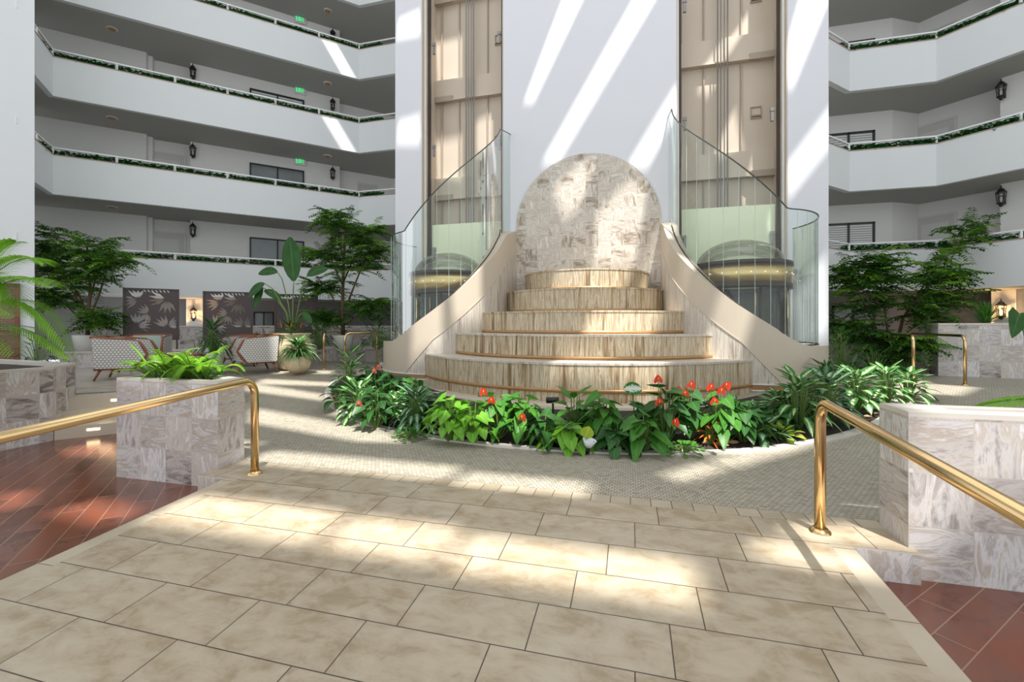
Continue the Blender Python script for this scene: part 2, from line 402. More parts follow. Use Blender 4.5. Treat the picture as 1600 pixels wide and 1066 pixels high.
# ------------------------------------------------------------------ setting: floors
ZT = -.195; VR = 3.29; KR = .066
def zf(x, y): return 0.0 if y < 5.5 else min(.3, (y-5.5)*.075)
RL, RR = -3.575, 1.357
g = G(); g.face([(-20, -4, ZT), (16, -4, ZT), (16, 3.6, ZT), (-20, 8.5, ZT)]); 
o = g.build('floor', 'plank'); struct(o, 'red-brown plank tile floor beside the beige ramp')
g = G()
vb = VR+ZT/KR
def rz(v): return KR*(v-VR)
g.face([(RL+.125, vb, ZT+.001), (RR-.125, vb, ZT+.001), (RR-.125, VR, 0), (RL+.125, VR, 0)])
g.face([(RL, -3.9, ZT+.001), (RR, -3.9, ZT+.001), (RR, vb, ZT+.001), (RL, vb, ZT+.001)])
for a in (RL, RR-.125): g.face([(a, vb, ZT+.001), (a+.125, vb, ZT+.001), (a+.125, VR, 0), (a, VR, 0)], mi=1)
for a in (RL, RR):
    g.face([(a, vb, ZT), (a, VR, 0), (a, VR, ZT)], mi=1)
o = g.build('floor_ramp', ['ramp', 'border']); struct(o, 'beige tiled ramp rising towards the fountain')
# landing
g = G(); g.box(-3.9, 1.72, VR, 3.61, ZT, -.012, 2); g.prism([(-3.9, VR), (1.72, VR), (1.72, 3.61), (-3.9, 3.61)], -.012, 0.0, 3, topmi=0)
g.face([(-3.9, 3.61, 0.0), (1.72, 3.61, 0.0), (1.72, 3.765, 0.0), (-3.9, 3.765, 0.0)], mi=1)
o = g.build('floor_landing', ['ramp', 'square', 'marble', 'coping']); struct(o, 'beige tiled landing at the head of the ramp')
# mosaic terrace (rises gently behind)
g = G()
xs = [-3.95, 16]; ys = [3.765, 5.5, 9.5, 22]
for i in range(3):
    y0, y1 = ys[i], ys[i+1]
    dl = lambda y: -5.3-(y-3.9)*1.0 if y > 3.9 else -5.3
    x0, x1 = (dl(y0), dl(y1)) if i < 2 else (-10.9, -24)
    g.face([(x0, y0, zf(0, y0)), (16, y0, zf(0, y0)), (16, y1, zf(0, y1)), (x1, y1, zf(0, y1))])
g.face([(1.72, 3.36, 0), (16, 3.36, 0), (16, 3.765, 0), (1.72, 3.765, 0)])
o = g.build('floor_mosaic', 'mosaic'); struct(o, 'small-tile mosaic walkway around the fountain')
# raised seating platform on the left
c1 = P(87, 689, ZT); c2 = P(182, 677, ZT)
g = G()
pl = [(-5.3, 4.75), (-10.9, 9.6), (-24, 9.6), (-24, 6.2), (-9.4, 4.6), (-7.0, 6.9), (-6.2, 6.0)]
g.prism([(-5.32, 4.0), (-5.32, 4.6), (-10.95, 9.52), (-24, 9.52), (-24, 7.2), (-9.0, 4.8), (-7.95, 5.86), (-6.95, 5.86)], -.19, .3)
o = g.build('floor_platform', 'sit'); struct(o, 'taupe raised seating floor behind the left steps')
# steps
st = thing('step_flight', 'low marble steps with small riser lights beside left planter', 'steps', (-7.7, 4.37, ZT))
dv = Vector((.64, .77)).normalized(); nv = Vector((-dv.y, dv.x))
for k in range(3):
    g = G(); a = nv*(.26*k)
    q = [a, a+dv*2.3, a+dv*2.3+nv*(1.0-.26*k), a+nv*(1.0-.26*k)]
    g.prism([tuple(x) for x in q], .165*k, .165*(k+1)); s_ = g.build('step', 'cream', st)
    g = G(); c = a+dv*(.33+.1*k)-nv*.004
    d2 = c+dv*.14
    g.prism([tuple(c), tuple(d2), tuple(d2+nv*.008), tuple(c+nv*.008)], .165*k+.085, .165*k+.115); g.build('riser_light', 'steplight', s_)
# ------------------------------------------------------------------ near planters and rails
def trough(name, label, poly, inner, z1, soilz=None, mat='marble'):
    cx, cy = poly[0]
    th = thing(name, label, 'planter', (cx, cy, ZT))
    lp = [(x-cx, y-cy) for x, y in poly]; ip = [(x-cx, y-cy) for x, y in inner]
    g = G(); g.prism(lp, 0, z1-ZT-.03, top=False)
    g.build('planter_wall', mat, th)
    g = G()
    ex = [(x*1.0, y) for x, y in lp]; n = len(ex)
    for i in range(n):
        j = (i+1) % n
        g.face([(*ex[i], z1-ZT), (*ex[j], z1-ZT), (*ip[j], z1-ZT), (*ip[i], z1-ZT)])
        g.face([(*ex[i], z1-ZT-.03), (*ex[j], z1-ZT-.03), (*ex[j], z1-ZT), (*ex[i], z1-ZT)])
        g.face([(*ip[j], z1-ZT-.15), (*ip[i], z1-ZT-.15), (*ip[i], z1-ZT), (*ip[j], z1-ZT)])
    g.build('rim', 'coping', th)
    g = G(); g.face([(*q, z1-ZT-.06) for q in ip]); g.build('soil', 'soil', th)
    return th
pL = [(-5.22, 3.49), (-3.89, 3.49), (-3.89, 3.80), (-4.6, 3.98), (-5.22, 4.0)]
trough('marble_planter', 'marble-tiled planter box holding a bright fern, left of the ramp', pL, [(-5.14, 3.57), (-4.05, 3.57), (-4.05, 3.70), (-4.6, 3.88), (-5.14, 3.9)], .85)
pR = [(1.69, 3.36), (4.6, 3.36), (4.6, 4.6), (3.1, 4.6), (2.9, 3.70), (1.69, 3.70)]
trough('marble_planter', 'marble-tiled planter wall in bright light, right of the ramp', pR, [(1.98, 3.5), (4.45, 3.5), (4.45, 4.45), (3.2, 4.45), (3.0, 3.62), (1.98, 3.6)], .855)
pW = [(-7.7, 2.2), (-7.7, 4.36), (-8.25, 4.95), (-12.5, 5.4), (-12.5, 2.2)]
trough('marble_planter', 'marble-tiled planter at the far left, behind the brass rail', pW, [(-7.85, 2.35), (-7.85, 4.3), (-8.3, 4.82), (-12.3, 5.2), (-12.3, 2.35)], .82)
def rail_near(x, vy, label, side):
    th = thing('brass_handrail', label, 'handrail', (x, vy, 0))
    r = .034; H = .90; pts = [(0, 0, .0), (0, 0, H-.16)]
    for k in range(1, 9):
        a = k/8*(pi/2); pts.append((0, -.13*(1-cos(a)), H-.16+.16*sin(a)-.02*(k/8)))
    y = -.13
    pts.append((0, y-2.6, H-.02-KR*2.75)); g = G(); g.tube(pts, r, 16); g.build('rail', 'brass', th, True)
    g = G(); yb = -2.3; g.tube([(0, yb, rz(vy+yb)), (0, yb, H-.05-KR*2.4)], r*.9, 12); g.build('post', 'brass', th, True)
    for yy in (0, yb):
        g = G(); z0 = rz(vy+yy) if yy < 0 else 0
        g.lathe([(r, .03), (r+.012, .03), (r+.02, .018), (.062, .014), (.066, 0)], (0, yy, z0), 24); g.build('base_flange', 'brass', th, True)
rail_near(-3.42, 3.46, 'thick polished brass handrail along the left edge of the ramp', -1)
rail_near(1.24, 3.46, 'thick polished brass handrail along the right edge of the ramp', 1)
def rail_back(a, b, label):
    a = Vector(a); b = Vector(b); th = thing('brass_handrail', label, 'handrail', (a.x, a.y, .3))
    d = b-a; Ld = d.length; d.normalize(); H = .9; r = .026; pts = [(0, 0, 0), (0, 0, H-.14)]
    def q(s, z): return (d.x*s, d.y*s, z)
    for k in range(1, 7):
        t = k/6*pi/2; pts.append(q(.14*(1-cos(t)), H-.14+.14*sin(t)))
    for k in range(6, -1, -1):
        t = k/6*pi/2; pts.append(q(Ld-.14*(1-cos(t)), H-.14+.14*sin(t)))
    pts.append(q(Ld, 0)); g = G(); g.tube(pts, r, 12); g.build('rail', 'brass', th, True)
    for s in (0, Ld):
        g = G(); g.lathe([(r, .02), (.05, .012), (.052, 0)], q(s, 0), 16); g.build('base_flange', 'brass', th, True)
rail_back(Pb(506, 11.16), (-8.5, 13.0), 'slim brass handrail left of the fountain, leftmost of its pair')
rail_back(Pb(539, 11.1), Pb(589, 11.6), 'slim brass handrail left of the fountain, nearest the white tower')
rail_back(Pb(1427, 8.25), (5.8, 12.2), 'slim brass handrail right of the fountain, nearest the white tower')
rail_back(Pb(1508, 8.19), (6.35, 12.6), 'slim brass handrail right of the fountain, in front of marble wall')
# ------------------------------------------------------------------ tower with lift shafts
HT = ROOFZ
def wallbox(name, x0, x1, y0, y1, z0, z1, mat, lab=None):
    g = G(); g.box(x0, x1, y0, y1, z0, z1); return struct(g.build(name, mat), lab)
for sgn, nm in ((-1, 'left'), (1, 'right')):
    xa, xb = sorted((U0+sgn*4.37, U0+sgn*5.15))
    wallbox('wall_tower_'+nm, xa, xb, V, 14.2, .0, HT, 'tower', 'narrow white tower pier on the %s of the lifts' % nm)
wallbox('wall_tower_centre', U0-2.08, U0+2.08, V, 14.2, 0, HT, 'tower', 'white tower wall above the fountain')
BV = 11.95
for sgn, nm in ((-1, 'left'), (1, 'right')):
    cx = U0+sgn*3.225
    g = G(); g.box(cx-1.145, cx+1.145, BV, BV+.3, 0, HT)
    sh = struct(g.build('wall_shaft_'+nm, 'shaft'), 'beige back wall of the %s lift shaft' % nm)
    # lining of the side returns
    g = G()
    for s2 in (-1, 1):
        x = cx+s2*1.135; g.box(x-.01, x+.01, V+.01, BV, .3, HT-.01)
    g.build('side_lining', 'shaft', sh)
    # floor beams
    for k in range(0, 5):
        zb = Z(148, 12.4)-2.8*1+2.8*(k-1)-.02
        g = G(); g.box(cx-1.12, cx+1.12, BV-.12, BV, zb, zb+.62); g.box(cx-1.12, cx+1.12, BV-.16, BV-.12, zb, zb+.04)
        bm_ = g.build('floor_beam', 'shaft', sh)
        g = G(); e = -sgn*-1
        xx = cx+sgn*.85; g.box(xx-.27, xx+.27, BV-.17, BV-.1, zb-.02, zb+.13); g.build('door_header', 'shaftdk', bm_)
    for dx, wdt in ((-.42, .03), (.42, .03), (-.95, .05)):
        g = G(); g.box(cx+dx*1-wdt/2, cx+dx+wdt/2, BV-.05, BV, .3, HT-.02); g.build('shaft_seam', 'shaftdk', sh)
    for dx in (-.12, -.05, .03, .10):
        g = G(); g.tube([(cx+dx-.02, BV-.22, .3), (cx+dx-.02, BV-.22, HT-.05)], .012 if dx in (-.05, .03) else .018, 6); g.build('lift_cable', 'steel', sh)
    for s2 in (-1, 1):
        g = G(); x = cx+s2*1.04; g.box(x-.028, x+.028, V+.25, V+.33, .3, HT-.02); g.build('guide_rail', 'bronze', sh)
        g = G(); x = cx+s2*1.10; g.box(x-.02, x+.02, V+.12, V+.2, .3, HT-.02); g.build('guide_channel', 'wall', sh)
    for k in range(5):      # brackets on the guide rail
        z = Z(60, 11.6)-5.6+2.8*k
        for s2 in (-1, 1):
            g = G(); x = cx+s2*.93; g.box(x-.03, x+.03, V+.3, V+.36, z, z+.22); g.box(x-.045, x+.045, V+.29, V+.34, z+.22, z+.3); g.build('rail_bracket', 'steel', sh)
        g = G(); x = cx+.75; g.box(x-.12, x+.12, BV-.03, BV, z+.35, z+.37); g.box(x-.12, x+.12, BV-.03, BV, z+.62, z+.64); g.box(x-.11, x+.10, BV-.06, BV, z+.40, z+.44)
        g.box(x-.12, x-.10, BV-.03, BV, z+.36, z+.63); g.box(x+.10, x+.12, BV-.03, BV, z+.36, z+.63); g.build('junction_box', 'shaftdk', sh)
# ------------------------------------------------------------------ fountain
ft = thing('fountain', 'tiered travertine fountain with curving side walls below white tower', 'fountain', (U0, V, 0))
tiers = [(3.90, .80), (3.30, 1.235), (2.70, 1.67), (1.93, 2.16), (1.47, 2.60)]
TC = (0, -.02, 0)
for i, (r, z) in enumerate(tiers):
    zb = 0 if i == 0 else tiers[i-1][1]-.1
    g = G(); n = 64
    zz = z-.035
    g.lathe([(r, zb), (r, zz)], TC, n, 0, pi, 2*pi)
    o = g.build('tier_wall', 'trav', ft, True)
    g = G(); inner = max(r-.75, .2)
    pts = arc(TC, r+.012, pi, 2*pi, n); pin = arc(TC, r-.9 if i < 4 else .05, pi, 2*pi, n)
    for k in range(n):
        g.face([(*pts[k], z), (*pts[k+1], z), (*pin[k+1], z), (*pin[k], z)])
        g.face([(*pts[k], zz), (*pts[k+1], zz), (*pts[k+1], z), (*pts[k], z)])
        p0, p1 = [(TC[0]+(q[0]-TC[0])*(r-.03)/(r+.012), TC[1]+(q[1]-TC[1])*(r-.03)/(r+.012)) for q in (pts[k], pts[k+1])]
        g.face([(*pts[k+1], zz), (*pts[k], zz), (*p0, zz), (*p1, zz)])
    g.build('tier_rim', 'travpale' if i < 2 else 'trav', ft)
    # copper spill strip at the foot of the riser
    zc = .33 if i == 0 else tiers[i-1][1]+.005
    g = G(); g.lathe([(r+.006, zc), (r+.016, zc), (r+.016, zc+.055), (r+.002, zc+.055)], TC, n, 0, pi+.02, 2*pi-.02); g.build('copper_strip', 'copper', ft, True)
# plinth
g = G(); g.lathe([(4.22, 0), (4.22, .16), (4.20, .175), (3.88, .175)], TC, 64, 0, pi, 2*pi); g.build('plinth', 'cream', ft, True)
# arched panel
g = G(); hw = 1.74; zs = 3.83; pts = [(-hw, 1.5)]+[(-hw*cos(pi*k/40), zs+hw*sin(pi*k/40)) for k in range(41)]+[(hw, 1.5)]
g.face([(x, -.03, z) for x, z in pts][::-1], [(x, z) for x, z in pts][::-1])
for k in range(len(pts)-1):
    a, b = pts[k], pts[k+1]; g.face([(a[0], -.03, a[1]), (b[0], -.03, b[1]), (b[0], 0, b[1]), (a[0], 0, a[1])])
g.build('arched_panel', 'arch', ft)
# side walls spiralling round the lift enclosures
RC, CV = 3.23, 10.1-V
keys_top = [(180, None)]
def spiral_top():
    # measured crest of the right wall: column -> row
    pts = [(1049, 345), (1056, 372), (1075, 403), (1100, 432), (1150, 475), (1200, 510), (1230, 532)]
    res = []
    for x, y in pts:
        # intersect column ray with circle r=1.32 about (U0+RC, 10.1)
        best = None
        rt = ratio(x)
        for k in range(2000):
            a = radians(-180+k*.09)
            uu = U0+RC+1.32*cos(a); vv = 10.1+1.32*sin(a)
            e = abs(uu/vv-rt)
            if best is None or e < best[0]: best = (e, a, uu, vv)
        a, uu, vv = best[1:]; b = -uu*SA+vv*CA
        res.append((a, Z(y, b)))
    return res
SP = spiral_top()
SP[0] = (-pi, SP[0][1])
def ztop(a):   # a in [-pi, -0.3]
    if a <= SP[0][0]: return SP[0][1]
    for (a0, z0), (a1, z1) in zip(SP, SP[1:]):
        if a0 <= a <= a1:
            return z0+(z1-z0)*(a-a0)/(a1-a0)
    return 1.03
SPs = None
def ztop_s(a):
    return max(1.03, sum(ztop(a+d*.09) for d in (-2, -1, 0, 1, 2))/5)
for sgn, nm in ((-1, 'left'), (1, 'right')):
    cx = sgn*RC; A0, A1, n = -pi, radians(-28), 56
    def pt(r, a): return (cx+sgn*r*cos(a), CV+r*sin(a))
    angs = [A0+(A1-A0)*k/n for k in range(n+1)]
    ri, ro = 1.22, 1.5
    inn = [pt(ri, a) for a in angs]; out = [pt(ro, a) for a in angs]
    zt = [ztop_s(a) for a in angs]
    # straight run back to the tower
    bk = 0.0
    inn = [(cx-sgn*ri, bk)]+inn; out = [(cx-sgn*ro, bk)]+out; zt = [zt[0]+.25]+zt
    if sgn < 0: pass
    g = G()
    # upper cream band
    def band(i):
        a = angs[max(i-1, 0)]; t = (a+pi)/(A1-A0)
        return .60+.25*t
    zs_ = [max(.36, z-.62-(0 if k < 30 else (k-30)*.03)) for k, z in enumerate(zt)]
    ngon_strip(out if sgn > 0 else out, inn, lambda i: zs_[i], lambda i: zt[i], g)
    ww = g.build('side_wall', 'cream', ft); weld(ww)
    g = G(); out2 = [(x, y) for x, y in out]
    sh = .004
    ngon_strip([(x+ (0), y) for x, y in out], inn, 0, lambda i: zs_[i], g)
    tb = g.build('side_wall_base', 'travpale', ft)
    g = G()
    e1 = [pt(ro+.012, a) for a in angs if a > radians(-115)]; e2 = [pt(ro-.01, a) for a in angs if a > radians(-115)]
    ngon_strip(e1, e2, .27, .36, g); g.build('copper_band', 'copper', ft)
    e1 = [pt(ro+.018, a) for a in angs if a > radians(-115)]
    for zz in (.36, .255):
        g = G(); ngon_strip(e1, e2, zz, zz+.02, g); g.build('white_bead', 'white', ft)
    g = G(); ngon_strip([pt(ro+.012, a) for a in angs], [pt(ro-.02, a) for a in angs], lambda i: zs_[i+1]-.006, lambda i: zs_[i+1]+.012, g); g.build('edge_bead', 'cream', ft)
    # end ledge reaching towards the side walkway
    g = G(); a_ = pt(1.5, A1); g.box(min(a_[0], a_[0]+sgn*.55), max(a_[0], a_[0]+sgn*.55), a_[1]-.25, a_[1]+.5, 0.12, .36); g.build('end_ledge', 'cream', ft)
# ------------------------------------------------------------------ glass enclosures
for sgn, nm in ((-1, 'left'), (1, 'right')):
    cxw, cyw = U0+sgn*RC, 10.1
    th = thing('glass_enclosure', 'curved green glass screen with sloping top around the %s lift' % nm, 'glass screen', (cxw, cyw, 0))
    R = 1.33
    # measured sloping top: high at the tower wall, dropping to z 3.5 at the outer front
    def gtop(a):
        t = (a+pi)/(radians(-68)+pi)
        if t < 0: return 6.0
        if t <= 1:
            return 6.0-2.55*(t**.9) + .12*sin(pi*t)
        return 3.45
    def gbot(a): return max(1.03, ztop_s(a)) if a > -pi else ztop_s(-pi)+.1
    A = [-pi+radians(11)*k for k in range(0, 20)]
    gap = radians(.25)
    for k in range(len(A)-1):
        a0, a1 = A[k]+gap, A[k+1]-gap
        g = G(); m_ = 5
        ss = [a0+(a1-a0)*j/m_ for j in range(m_+1)]
        p1 = [(sgn*R*cos(a), R*sin(a)) for a in ss]; p2 = [(sgn*(R-.012)*cos(a), (R-.012)*sin(a)) for a in ss]
        for j in range(m_):
            g.face([(*p1[j], gbot(ss[j])), (*p1[j+1], gbot(ss[j+1])), (*p1[j+1], gtop(ss[j+1])), (*p1[j], gtop(ss[j]))])
        pn = g.build('glass_pane', 'glass', th, True)
        g = G(); x, y = sgn*R*cos(A[k+1]), R*sin(A[k+1]); g.tube([(x, y, gbot(A[k+1])), (x, y, gtop(A[k+1]))], .0045, 5); g.build('joint', 'seam', pn)
    # flat pane from the tower wall to the curve
    g = G(); x = -sgn*R; g.face([(x, 0, gbot(-pi)), (x, V-cyw-.005, gbot(-pi)), (x, V-cyw-.005, 6.25), (x, 0, 6.0)]); g.build('glass_pane', 'glass', th)
    top = [(x, V-cyw-.005, 6.25), (x, 0, 6.0)]+[(sgn*R*cos(a), R*sin(a), gtop(a)) for a in [A[0]+(A[-1]-A[0])*j/60 for j in range(1, 61)]]
    g = G(); g.tube(top, .013, 6); g.build('top_edge', 'edge', th)
    bot = [(sgn*R*cos(a), R*sin(a), gbot(a)+.01) for a in [A[0]+(A[-1]-A[0])*j/60 for j in range(61)]]
    g = G(); g.tube(bot, .014, 6); g.build('bottom_channel', 'bronze', th)
    # lift cab
    cab = thing('lift_cab', 'round glass lift cab with gold band and clear dome, %s of the fountain' % nm, 'elevator', (cxw, cyw+.08, .3))
    r = .95; zo = .3
    g = G(); g.lathe([(r-.06, 1.83-.02), (r, 1.83-.02), (r, 1.93-.02), (r-.04, 1.93-.02)], n=40); g.build('lower_rim', 'bronze', cab, True)
    g = G(); g.lathe([(r-.03, 1.91), (r-.015, 1.91), (r-.015, 2.26), (r-.03, 2.26)], n=40); g.build('gold_band', 'gold', cab, True)
    g = G(); g.lathe([(r-.08, 2.26), (r+.01, 2.26), (r+.01, 2.34), (r-.06, 2.35), (r-.1, 2.33)], n=40); g.build('upper_rim', 'bronze', cab, True)
    g = G(); g.lathe([(r-.12, 2.33)]+[((r-.12)*cos(t*pi/2/9), 2.33+.52*sin(t*pi/2/9)) for t in range(1, 10)], n=40); g.build('dome', 'dome', cab, True)
    g = G(); g.lathe([((r-.13)*cos(t)+.0, 2.33+.52*sin(t)) for t in (.02, .06)], n=40); g.build('dome_ring', 'gold', cab, True)
    for k in range(24):
        a = 2*pi*k/24; g = G(); x, y = (r-.008)*cos(a), (r-.008)*sin(a); g.lathe([(.009, -.009), (.009, .009), (0, .009)], (x+.012*cos(a), y+.012*sin(a), 2.1), 6); g.build('marker_light', 'dot', cab)
    g = G(); g.lathe([(r-.05, .75), (r-.05, 1.81)], n=40); g.build('cab_glass', 'cabglass', cab, True)
    g = G(); g.lathe([(0, 0), (r-.02, 0), (r, .1), (r, .75), (r-.05, .75)], n=40); g.build('cab_base', 'gold', cab, True)
    for k in range(8):
        a = 2*pi*k/8+.2; g = G(); x, y = (r-.06)*cos(a), (r-.06)*sin(a); g.tube([(x, y, .75), (x, y, 1.82)], .022, 8); g.build('mullion', 'brass' if k % 2 else 'bronze', cab, True)
    # frosted panel behind the cab
    z0, z1 = 2.0, 4.55-(.0 if sgn < 0 else .15)
    g = G(); g.box(cxw-1.0, cxw+1.0, 11.36, 11.38, 2.55, 4.15+.0)
    o = g.build('frosted_panel', 'frost'); tag(o, 'pale green frosted panel behind the %s lift cab' % nm, 'panel')
# ------------------------------------------------------------------ planting bed
BC = (U0, 10.4); BR = 5.5
angb = [pi+radians(18)+(pi-radians(36))*k/60 for k in range(61)]
outp = [(BC[0]+BR*cos(a), BC[1]+BR*sin(a)) for a in angb]
g = G()
inr = [(BC[0]+(BR-.11)*cos(a), BC[1]+(BR-.11)*sin(a)) for a in angb]
for k in range(60):
    a, b, c, d = outp[k], outp[k+1], inr[k+1], inr[k]
    T = lambda q: (*q, zf(*q)+.02)
    g.face([T(a), T(b), T(c), T(d)]); g.face([(*a, zf(*a)-.05), (*b, zf(*b)-.05), T(b), T(a)]); g.face([T(d), T(c), (*c, zf(*c)-.05), (*d, zf(*d)-.05)])
o = g.build('kerb', 'coping'); tag(o, 'thin pale stone kerb curving round the front of the plant bed', 'kerb')
o['kind'] = 'structure'; o.name = 'trim_1'
del o['category']
g = G()
for k in range(60):
    a, b = inr[k], inr[k+1]
    c = (BC[0]+(b[0]-BC[0])*.74, V-.1+(b[1]-V)*.66); d = (BC[0]+(a[0]-BC[0])*.74, V-.1+(a[1]-V)*.66)
    g.face([(*a, zf(*a)+.006), (*b, zf(*b)+.006), (*c, zf(*c)+.02), (*d, zf(*d)+.02)])
o = g.build('bed_soil', 'soil'); tag(o, 'dark soil and mulch of the curved bed in front of the fountain', 'soil', kind='stuff')
# ------------------------------------------------------------------ balconies
AL_, CL_, EL_ = Vector((-9.95, 14.95)), Vector((-15.9, 9.0)), Vector((-14.35, 7.45))
BL_ = Vector((-7.9, 14.95)); BL2 = Vector((-6.9, 14.0))
AR_, BR_, BR2, FR_ = Vector((7.92, 14.5)), Vector((5.92, 14.5)), Vector((4.9, 13.5)), Vector((14.4, 8.0))
def offs(poly, d):     # offset an open polyline to its left by d
    out = []
    for i, p in enumerate(poly):
        a = poly[i]-poly[i-1] if i else poly[1]-poly[0]; b = poly[i+1]-poly[i] if i < len(poly)-1 else a
        a = a.normalized(); b = b.normalized(); na = Vector((-a.y, a.x)); nb = Vector((-b.y, b.x)); m = (na+nb).normalized()
        out.append(p+m*(d/max(.3, m.dot(na))))
    return out
left = [EL_, CL_, AL_, BL_, BL2]      # walk left->right ; outside (away from atrium) is on the left
right = [BR2, BR_, AR_, FR_]
def dense(poly, step):
    out = []
    for a, b in zip(poly, poly[1:]):
        n = max(1, int((b-a).length/step+.5)); out += [a+(b-a)*k/n for k in range(n)]
    return out+[poly[-1]]
lvl_word = ['lowest', 'second', 'third', 'fourth', 'fifth']
for side, poly, outer in (('left', left, [Vector((-17.9, 7.0)), Vector((-19.5, 9.5)), Vector((-11.9, 18.4)), Vector((-6.0, 18.4))]),
                          ('right', right, [Vector((4.2, 18.4)), Vector((10.5, 18.4)), Vector((18.4, 10.0))])):
    for k in range(5):
        zb = 2.33+2.8*k
        inn = offs(poly, .14)
        g = G(); ngon_strip([tuple(p) for p in poly], [tuple(p) for p in inn], zb, zb+1.12, g)
        o = g.build('wall_parapet_%s_%d' % (side, k+1), 'white'); struct(o, 'white parapet of the %s %s-hand balcony from the ground' % (lvl_word[k], side))
        g = G(); ngon_strip([tuple(p) for p in offs(poly, -.012)], [tuple(p) for p in offs(poly, .16)], zb+1.12, zb+1.145, g); g.build('cap', 'cap', o)
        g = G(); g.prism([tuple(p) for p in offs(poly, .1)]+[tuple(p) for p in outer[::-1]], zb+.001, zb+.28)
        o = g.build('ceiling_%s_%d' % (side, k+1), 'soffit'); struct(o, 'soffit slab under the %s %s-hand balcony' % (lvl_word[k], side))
        # rail
        p0 = poly[0]; th = thing('balcony_rail', 'white pipe rail on the %s %s-hand balcony from the ground' % (lvl_word[k], side), 'railing', (p0.x, p0.y, zb+1.14), group='balcony rails')
        rp = offs(poly, .03); g = G()
        off2 = [tuple(a) for a in offs(poly, .055)]; off1 = [tuple(a) for a in offs(poly, .01)]
        ngon_strip([(x-p0.x, y-p0.y) for x, y in off1], [(x-p0.x, y-p0.y) for x, y in off2], .175, .215, g); g.build('top_rail', 'rail', th)
        for p in dense(rp, 1.45):
            q = p-p0; g = G(); g.box(q.x-.025, q.x+.025, q.y-.025, q.y+.025, 0, .178); g.build('post', 'rail', th)
        # ivy
        rnd = random.Random(31*k+(side == 'left')); g = G()
        iv = dense(offs(poly, .12), .05 if k < 4 else .09)
        lo = 1 if side == 'left' else 2
        dens = 15
        for i in range(len(iv)-1):
            if side == 'left' and (iv[i]-CL_).dot(Vector((1, -1))) > .8: continue
            if side == 'right' and i < 28: continue
            clump = .55+.45*sin(i*.23+k*2.1)*sin(i*.071+k)
            for j in range(dens):
                if rnd.random() > .5+.5*clump: continue
                a = rnd.uniform(0, 2*pi); b = iv[i]
                z = zb+1.15+rnd.uniform(-.01, .14)
                d = (cos(a), sin(a), rnd.uniform(-.3, .8))
                g.leaf((b.x+rnd.uniform(-.06, .04), b.y+rnd.uniform(-.06, .04), z), d, rnd.uniform(.08, .14), .10, .4, seg=2, shape='oval')
        o = g.build('ivy', 'l_ivy'); tag(o, 'dark green ivy trough behind the rail of the %s %s-hand balcony' % (lvl_word[k], side), 'ivy', kind='stuff')
# corridor walls
dL = Vector((-.7071, -.7071)); nL = Vector((-.7071, .7071))
dR = Vector((.7071, -.7071)); nR = Vector((.7071, .7071))
def WL(s, n): return AL_+dL*s+nL*n
def WR(s, n): return AR_+dR*s+nR*n
def vpath(path, z0, z1, name, mat, lab, th=.15):
    g = G(); q = offs(path, -th)
    ngon_strip([tuple(p) for p in path], [tuple(p) for p in q], z0, z1, g); return struct(g.build(name, mat), lab)
lw_ = [WL(11, 1.93), WL(6.64, 1.93), WL(6.62, 2.12), WL(6.5, 2.12), WL(6.48, 2.35), WL(5.41, 2.35), WL(5.41, 1.93), WL(.39, 1.93), WL(.39, 2.35), WL(-1.9, 2.35), Vector((-8.3, 17.9)), Vector((-5, 17.9))]
vpath([p for p in lw_][::-1], 2.6, 14, 'wall_corridor_left', 'wall', 'off-white corridor wall behind the left balconies')
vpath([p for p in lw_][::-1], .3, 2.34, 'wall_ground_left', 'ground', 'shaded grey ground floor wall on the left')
rw_ = [Vector((3.5, 16.1)), Vector((7.69, 16.1)), WR(-.99, 1.97), WR(.9, 1.97), WR(.9, 1.3), WR(2.45, 1.3), WR(2.45, 1.97), WR(9, 1.97)]
vpath(rw_[::-1], 2.6, 14, 'wall_corridor_right', 'wall', 'off-white corridor wall behind the right balconies')
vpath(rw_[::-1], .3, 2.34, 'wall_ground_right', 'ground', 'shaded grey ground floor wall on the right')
def on_line(x, A, d):     # parameter s where pixel column x crosses the plan line A + s d
    r = ratio(x); return (r*A.y-A.x)/(d.x-r*d.y)
# sconces
def make_lantern(lit, label):
    th = thing('wall_lantern', label, 'lantern', (0, 0, 0))
    g = G(); g.box(-.05, .05, -.0, .02, -.10, .12); g.build('back_plate', 'black', th)
    g = G(); g.tube([(0, .02, -.06), (0, .07, -.14), (0, .13, -.13)], .012, 8); g.build('arm', 'black', th)
    g = G(); g.lathe([(0, .34), (.012, .31), (.012, .27), (.05, .24), (.055, .22), (.095, .17), (.095, .155), (.02, .16)], (0, .13, 0), 12); g.build('roof', 'black', th)
    g = G(); g.lathe([(0, -.17), (.03, -.15), (.05, -.10), (.08, -.085), (.08, -.07), (0, -.07)], (0, .13, 0), 12); g.build('base_cup', 'black', th)
    g = G(); g.lathe([(.06, -.07), (.083, .155)], (0, .13, 0), 12); g.build('glass_shade', 'lampglass', th)
    g = G()
    for k in range(6):
        a = 2*pi*k/6+.3; g.tube([(.062*cos(a), .13+.062*sin(a), -.07), (.088*cos(a), .13+.088*sin(a), .155)], .006, 5)
    g.build('cage', 'black', th)
    g = G(); g.lathe([(0, -.06), (.02, -.05), (.025, .02), (.012, .07), (0, .08)], (0, .13, 0), 10); g.build('bulb', 'bulb' if lit else 'lampwhite', th)
    return th
lan = make_lantern(False, 'x'); lit = make_lantern(True, 'x'); used = {}
